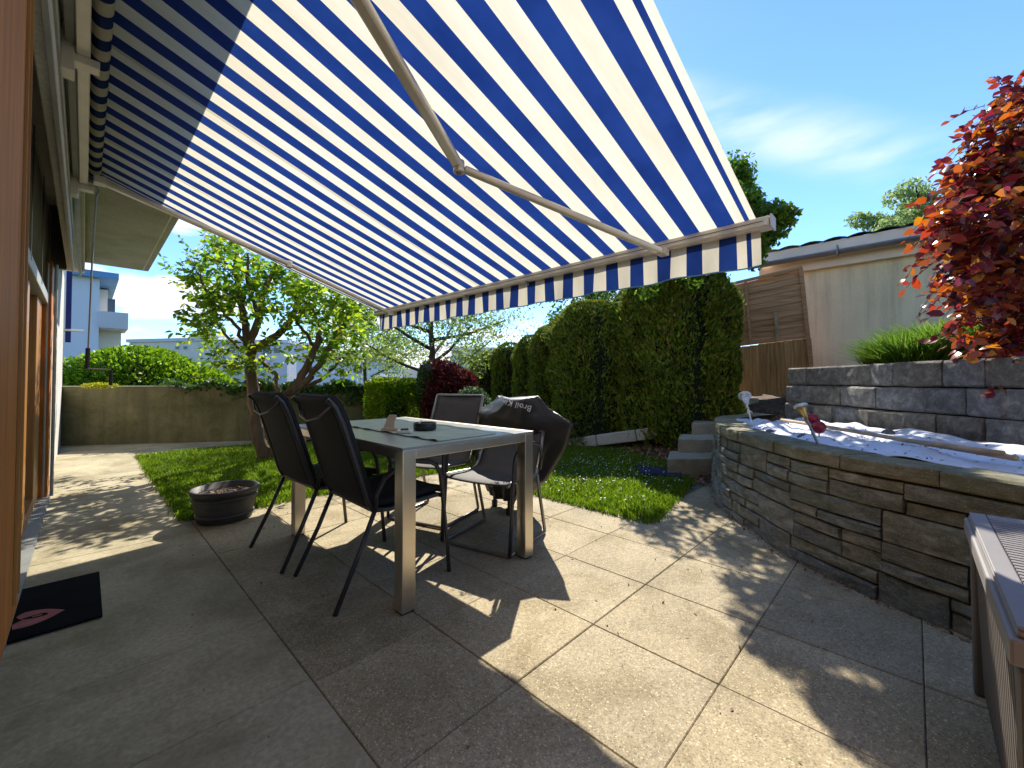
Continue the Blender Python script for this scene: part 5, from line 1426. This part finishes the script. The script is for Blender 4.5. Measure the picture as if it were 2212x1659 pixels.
# barrel pot -------------------------------------------------------------
pc = Vector((.765, 3.80, 0))
pt_ = thing('barrel_planter', 'dark half-barrel flower pot standing by the lawn edge', 'plant pot', tuple(pc))
mb = MB(); mb.lathe([(.001, 0), (.195, 0), (.20, .008), (.213, .09), (.232, .17), (.238, .235), (.252, .24), (.255, .268), (.248, .276), (.232, .274), (.226, .22), (.001, .215)], pc, 40, .88); obj('barrel', mb, 'pot', pt_, smooth=True)
for z, r in ((.055, .210), (.20, .2385)):
    mb = MB(); mb.lathe([(r - .004, z - .013), (r + .005, z - .011), (r + .007, z + .011), (r - .004, z + .014)], pc, 40, .88); obj('hoop', mb, 'pot', pt_, smooth=True)
mb = MB(); mb.lathe([(.001, .232), (.1, .236), (.226, .226)], pc, 24, .88); obj('soil', mb, 'soil', pt_, smooth=True)
V, F = leaves(np.c_[rng.normal(pc.x, .07, 60), rng.normal(pc.y, .07, 60), rng.uniform(.205, .22, 60)], .03, up=.8); npobj('dead_leaves', V, F, 'litter', pt_)

# doormat -------------------------------------------------------------------
dm = thing('doormat', 'black doormat with a pink lips print beside the door post', 'doormat', (-.13, 2.9, 0))
mb = MB(); mb.box(-.335, .072, 2.60, 3.21, .002, .014); obj('mat', mb, 'mat', dm, bevel=.004)
def fromimg(zx, zy): return ath((0 + zx / 4.74) / 1.736, (2100 + zy / 4.74) / 1.736, .016)
outl = [(290, 1020), (330, 985), (450, 930), (600, 895), (760, 872), (900, 865), (1050, 872), (1150, 880), (1080, 915), (960, 985), (820, 1050), (680, 1110), (540, 1160), (380, 1205), (215, 1240), (215, 1150), (330, 1095), (400, 1068), (340, 1050)]
pp = [fromimg(*q) for q in outl]
mb = MB(); mb.prism([(p.x, p.y) for p in pp], .0145, .0156); obj('lips_print', mb, 'pink', dm)
outl = [(345, 1058), (480, 1020), (620, 975), (760, 938), (850, 935), (845, 965), (740, 1000), (600, 1035), (470, 1050)]
mb = MB(); pp = [fromimg(*q) for q in outl]; mb.prism([(p.x, p.y) for p in pp], .0157, .0163); obj('mouth_line', mb, 'mat', dm)
outl = [(560, 1010), (650, 985), (760, 960), (740, 980), (640, 1005), (570, 1022)]
mb = MB(); pp = [fromimg(*q) for q in outl]; mb.prism([(p.x, p.y) for p in pp], .0164, .0168); obj('teeth_print', mb, 'pink', dm)

# storage box ------------------------------------------------------------
BX0, BX1, BY0, BY1, BH = 1.19, 2.14, -.70, -.118, .60
sb = thing('storage_box', 'brown plastic garden storage box with a ribbed taupe lid in the right corner', 'storage box', ((BX0 + BX1) / 2, (BY0 + BY1) / 2, 0))
mb = MB(); i_ = .03
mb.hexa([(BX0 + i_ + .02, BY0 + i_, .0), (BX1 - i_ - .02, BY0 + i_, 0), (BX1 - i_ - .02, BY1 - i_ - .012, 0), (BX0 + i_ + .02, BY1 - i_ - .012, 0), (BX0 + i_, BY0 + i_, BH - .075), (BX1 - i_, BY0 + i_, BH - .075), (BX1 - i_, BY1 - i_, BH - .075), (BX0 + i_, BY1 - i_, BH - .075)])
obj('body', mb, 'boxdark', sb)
nsl = 24; w_ = (BX1 - BX0 - .12) / nsl
for k in range(nsl):
    x = BX0 + .06 + k * w_
    mb = MB(); mb.hexa([(x + .004, BY1 - .046, .02), (x + w_ - .004, BY1 - .046, .02), (x + w_ - .006, BY1 - .034, .02), (x + .006, BY1 - .034, .02), (x + .004, BY1 - .034, BH - .08), (x + w_ - .004, BY1 - .034, BH - .08), (x + w_ - .006, BY1 - .020, BH - .08), (x + .006, BY1 - .020, BH - .08)]); obj('slat', mb, 'boxbrown', sb)
for xa in (BX0 + .005, BX1 - .055):
    mb = MB(); mb.box(xa, xa + .05, BY1 - .055, BY1 - .012, .0, BH - .08); obj('corner_post', mb, 'boxbrown', sb, bevel=.008)
mb = MB(); mb.box(BX0, BX1, BY0, BY1, BH - .072, BH - .022); mb.box(BX0 + .01, BX1 - .01, BY0 + .01, BY1 - .01, BH - .0215, BH - .008); lid = obj('lid', mb, 'boxgrey', sb, bevel=.008)
nr = 34; w_ = (BX1 - BX0 - .16) / nr
for k in range(nr):
    x = BX0 + .08 + k * w_
    mb = MB(); mb.box(x + .005, x + w_ - .004, BY0 + .05, BY1 - .052, BH - .0078, BH - .001); obj('rib', mb, 'boxgrey', lid, bevel=0)
mb = MB(); mb.box(BX0 + .012, BX1 - .012, BY1 - .050, BY1 - .012, BH - .0078, BH); mb.box(BX0 + .012, BX0 + .075, BY0 + .02, BY1 - .052, BH - .0078, BH); mb.box(BX1 - .075, BX1 - .012, BY0 + .02, BY1 - .052, BH - .0078, BH); obj('lid_rim', mb, 'boxgrey', lid, bevel=.003)

n = 260
P = np.c_[rng.uniform(.2, 3.6, n), rng.uniform(-.6, 3.9, n), np.full(n, .004)]
V, F = leaves(P, rng.uniform(.006, .024, n), up=.95, aspect=.5)
o = npobj('terrace_litter', V, F, 'litter'); tag(o, kind='stuff', label='tiny dry leaf bits scattered over the slabs', cat='leaf litter')
n = 700
P = np.array([cpt(q, -INS * abs(rng.normal(0, .035)) + INS * .01) for q in rng.uniform(0, CL, n)]); P[:, 2] = .006
V, F = leaves(P, rng.uniform(.008, .03, n), up=.8, aspect=.5)
o = npobj('wall_foot_litter', V, F, 'litter'); tag(o, kind='stuff', label='dry leaf bits gathered along the foot of the curved stone wall', cat='leaf litter')
n = 420
P = np.array([flfn(a, b) for a, b in rng.random((n, 2))]); P[:, 2] += .006
V, F = leaves(P, rng.uniform(.008, .035, n), up=.9, aspect=.5)
o = npobj('fleece_litter', V, F, 'litter'); tag(o, kind='stuff', label='brown leaf bits lying on the white fleece', cat='leaf litter')
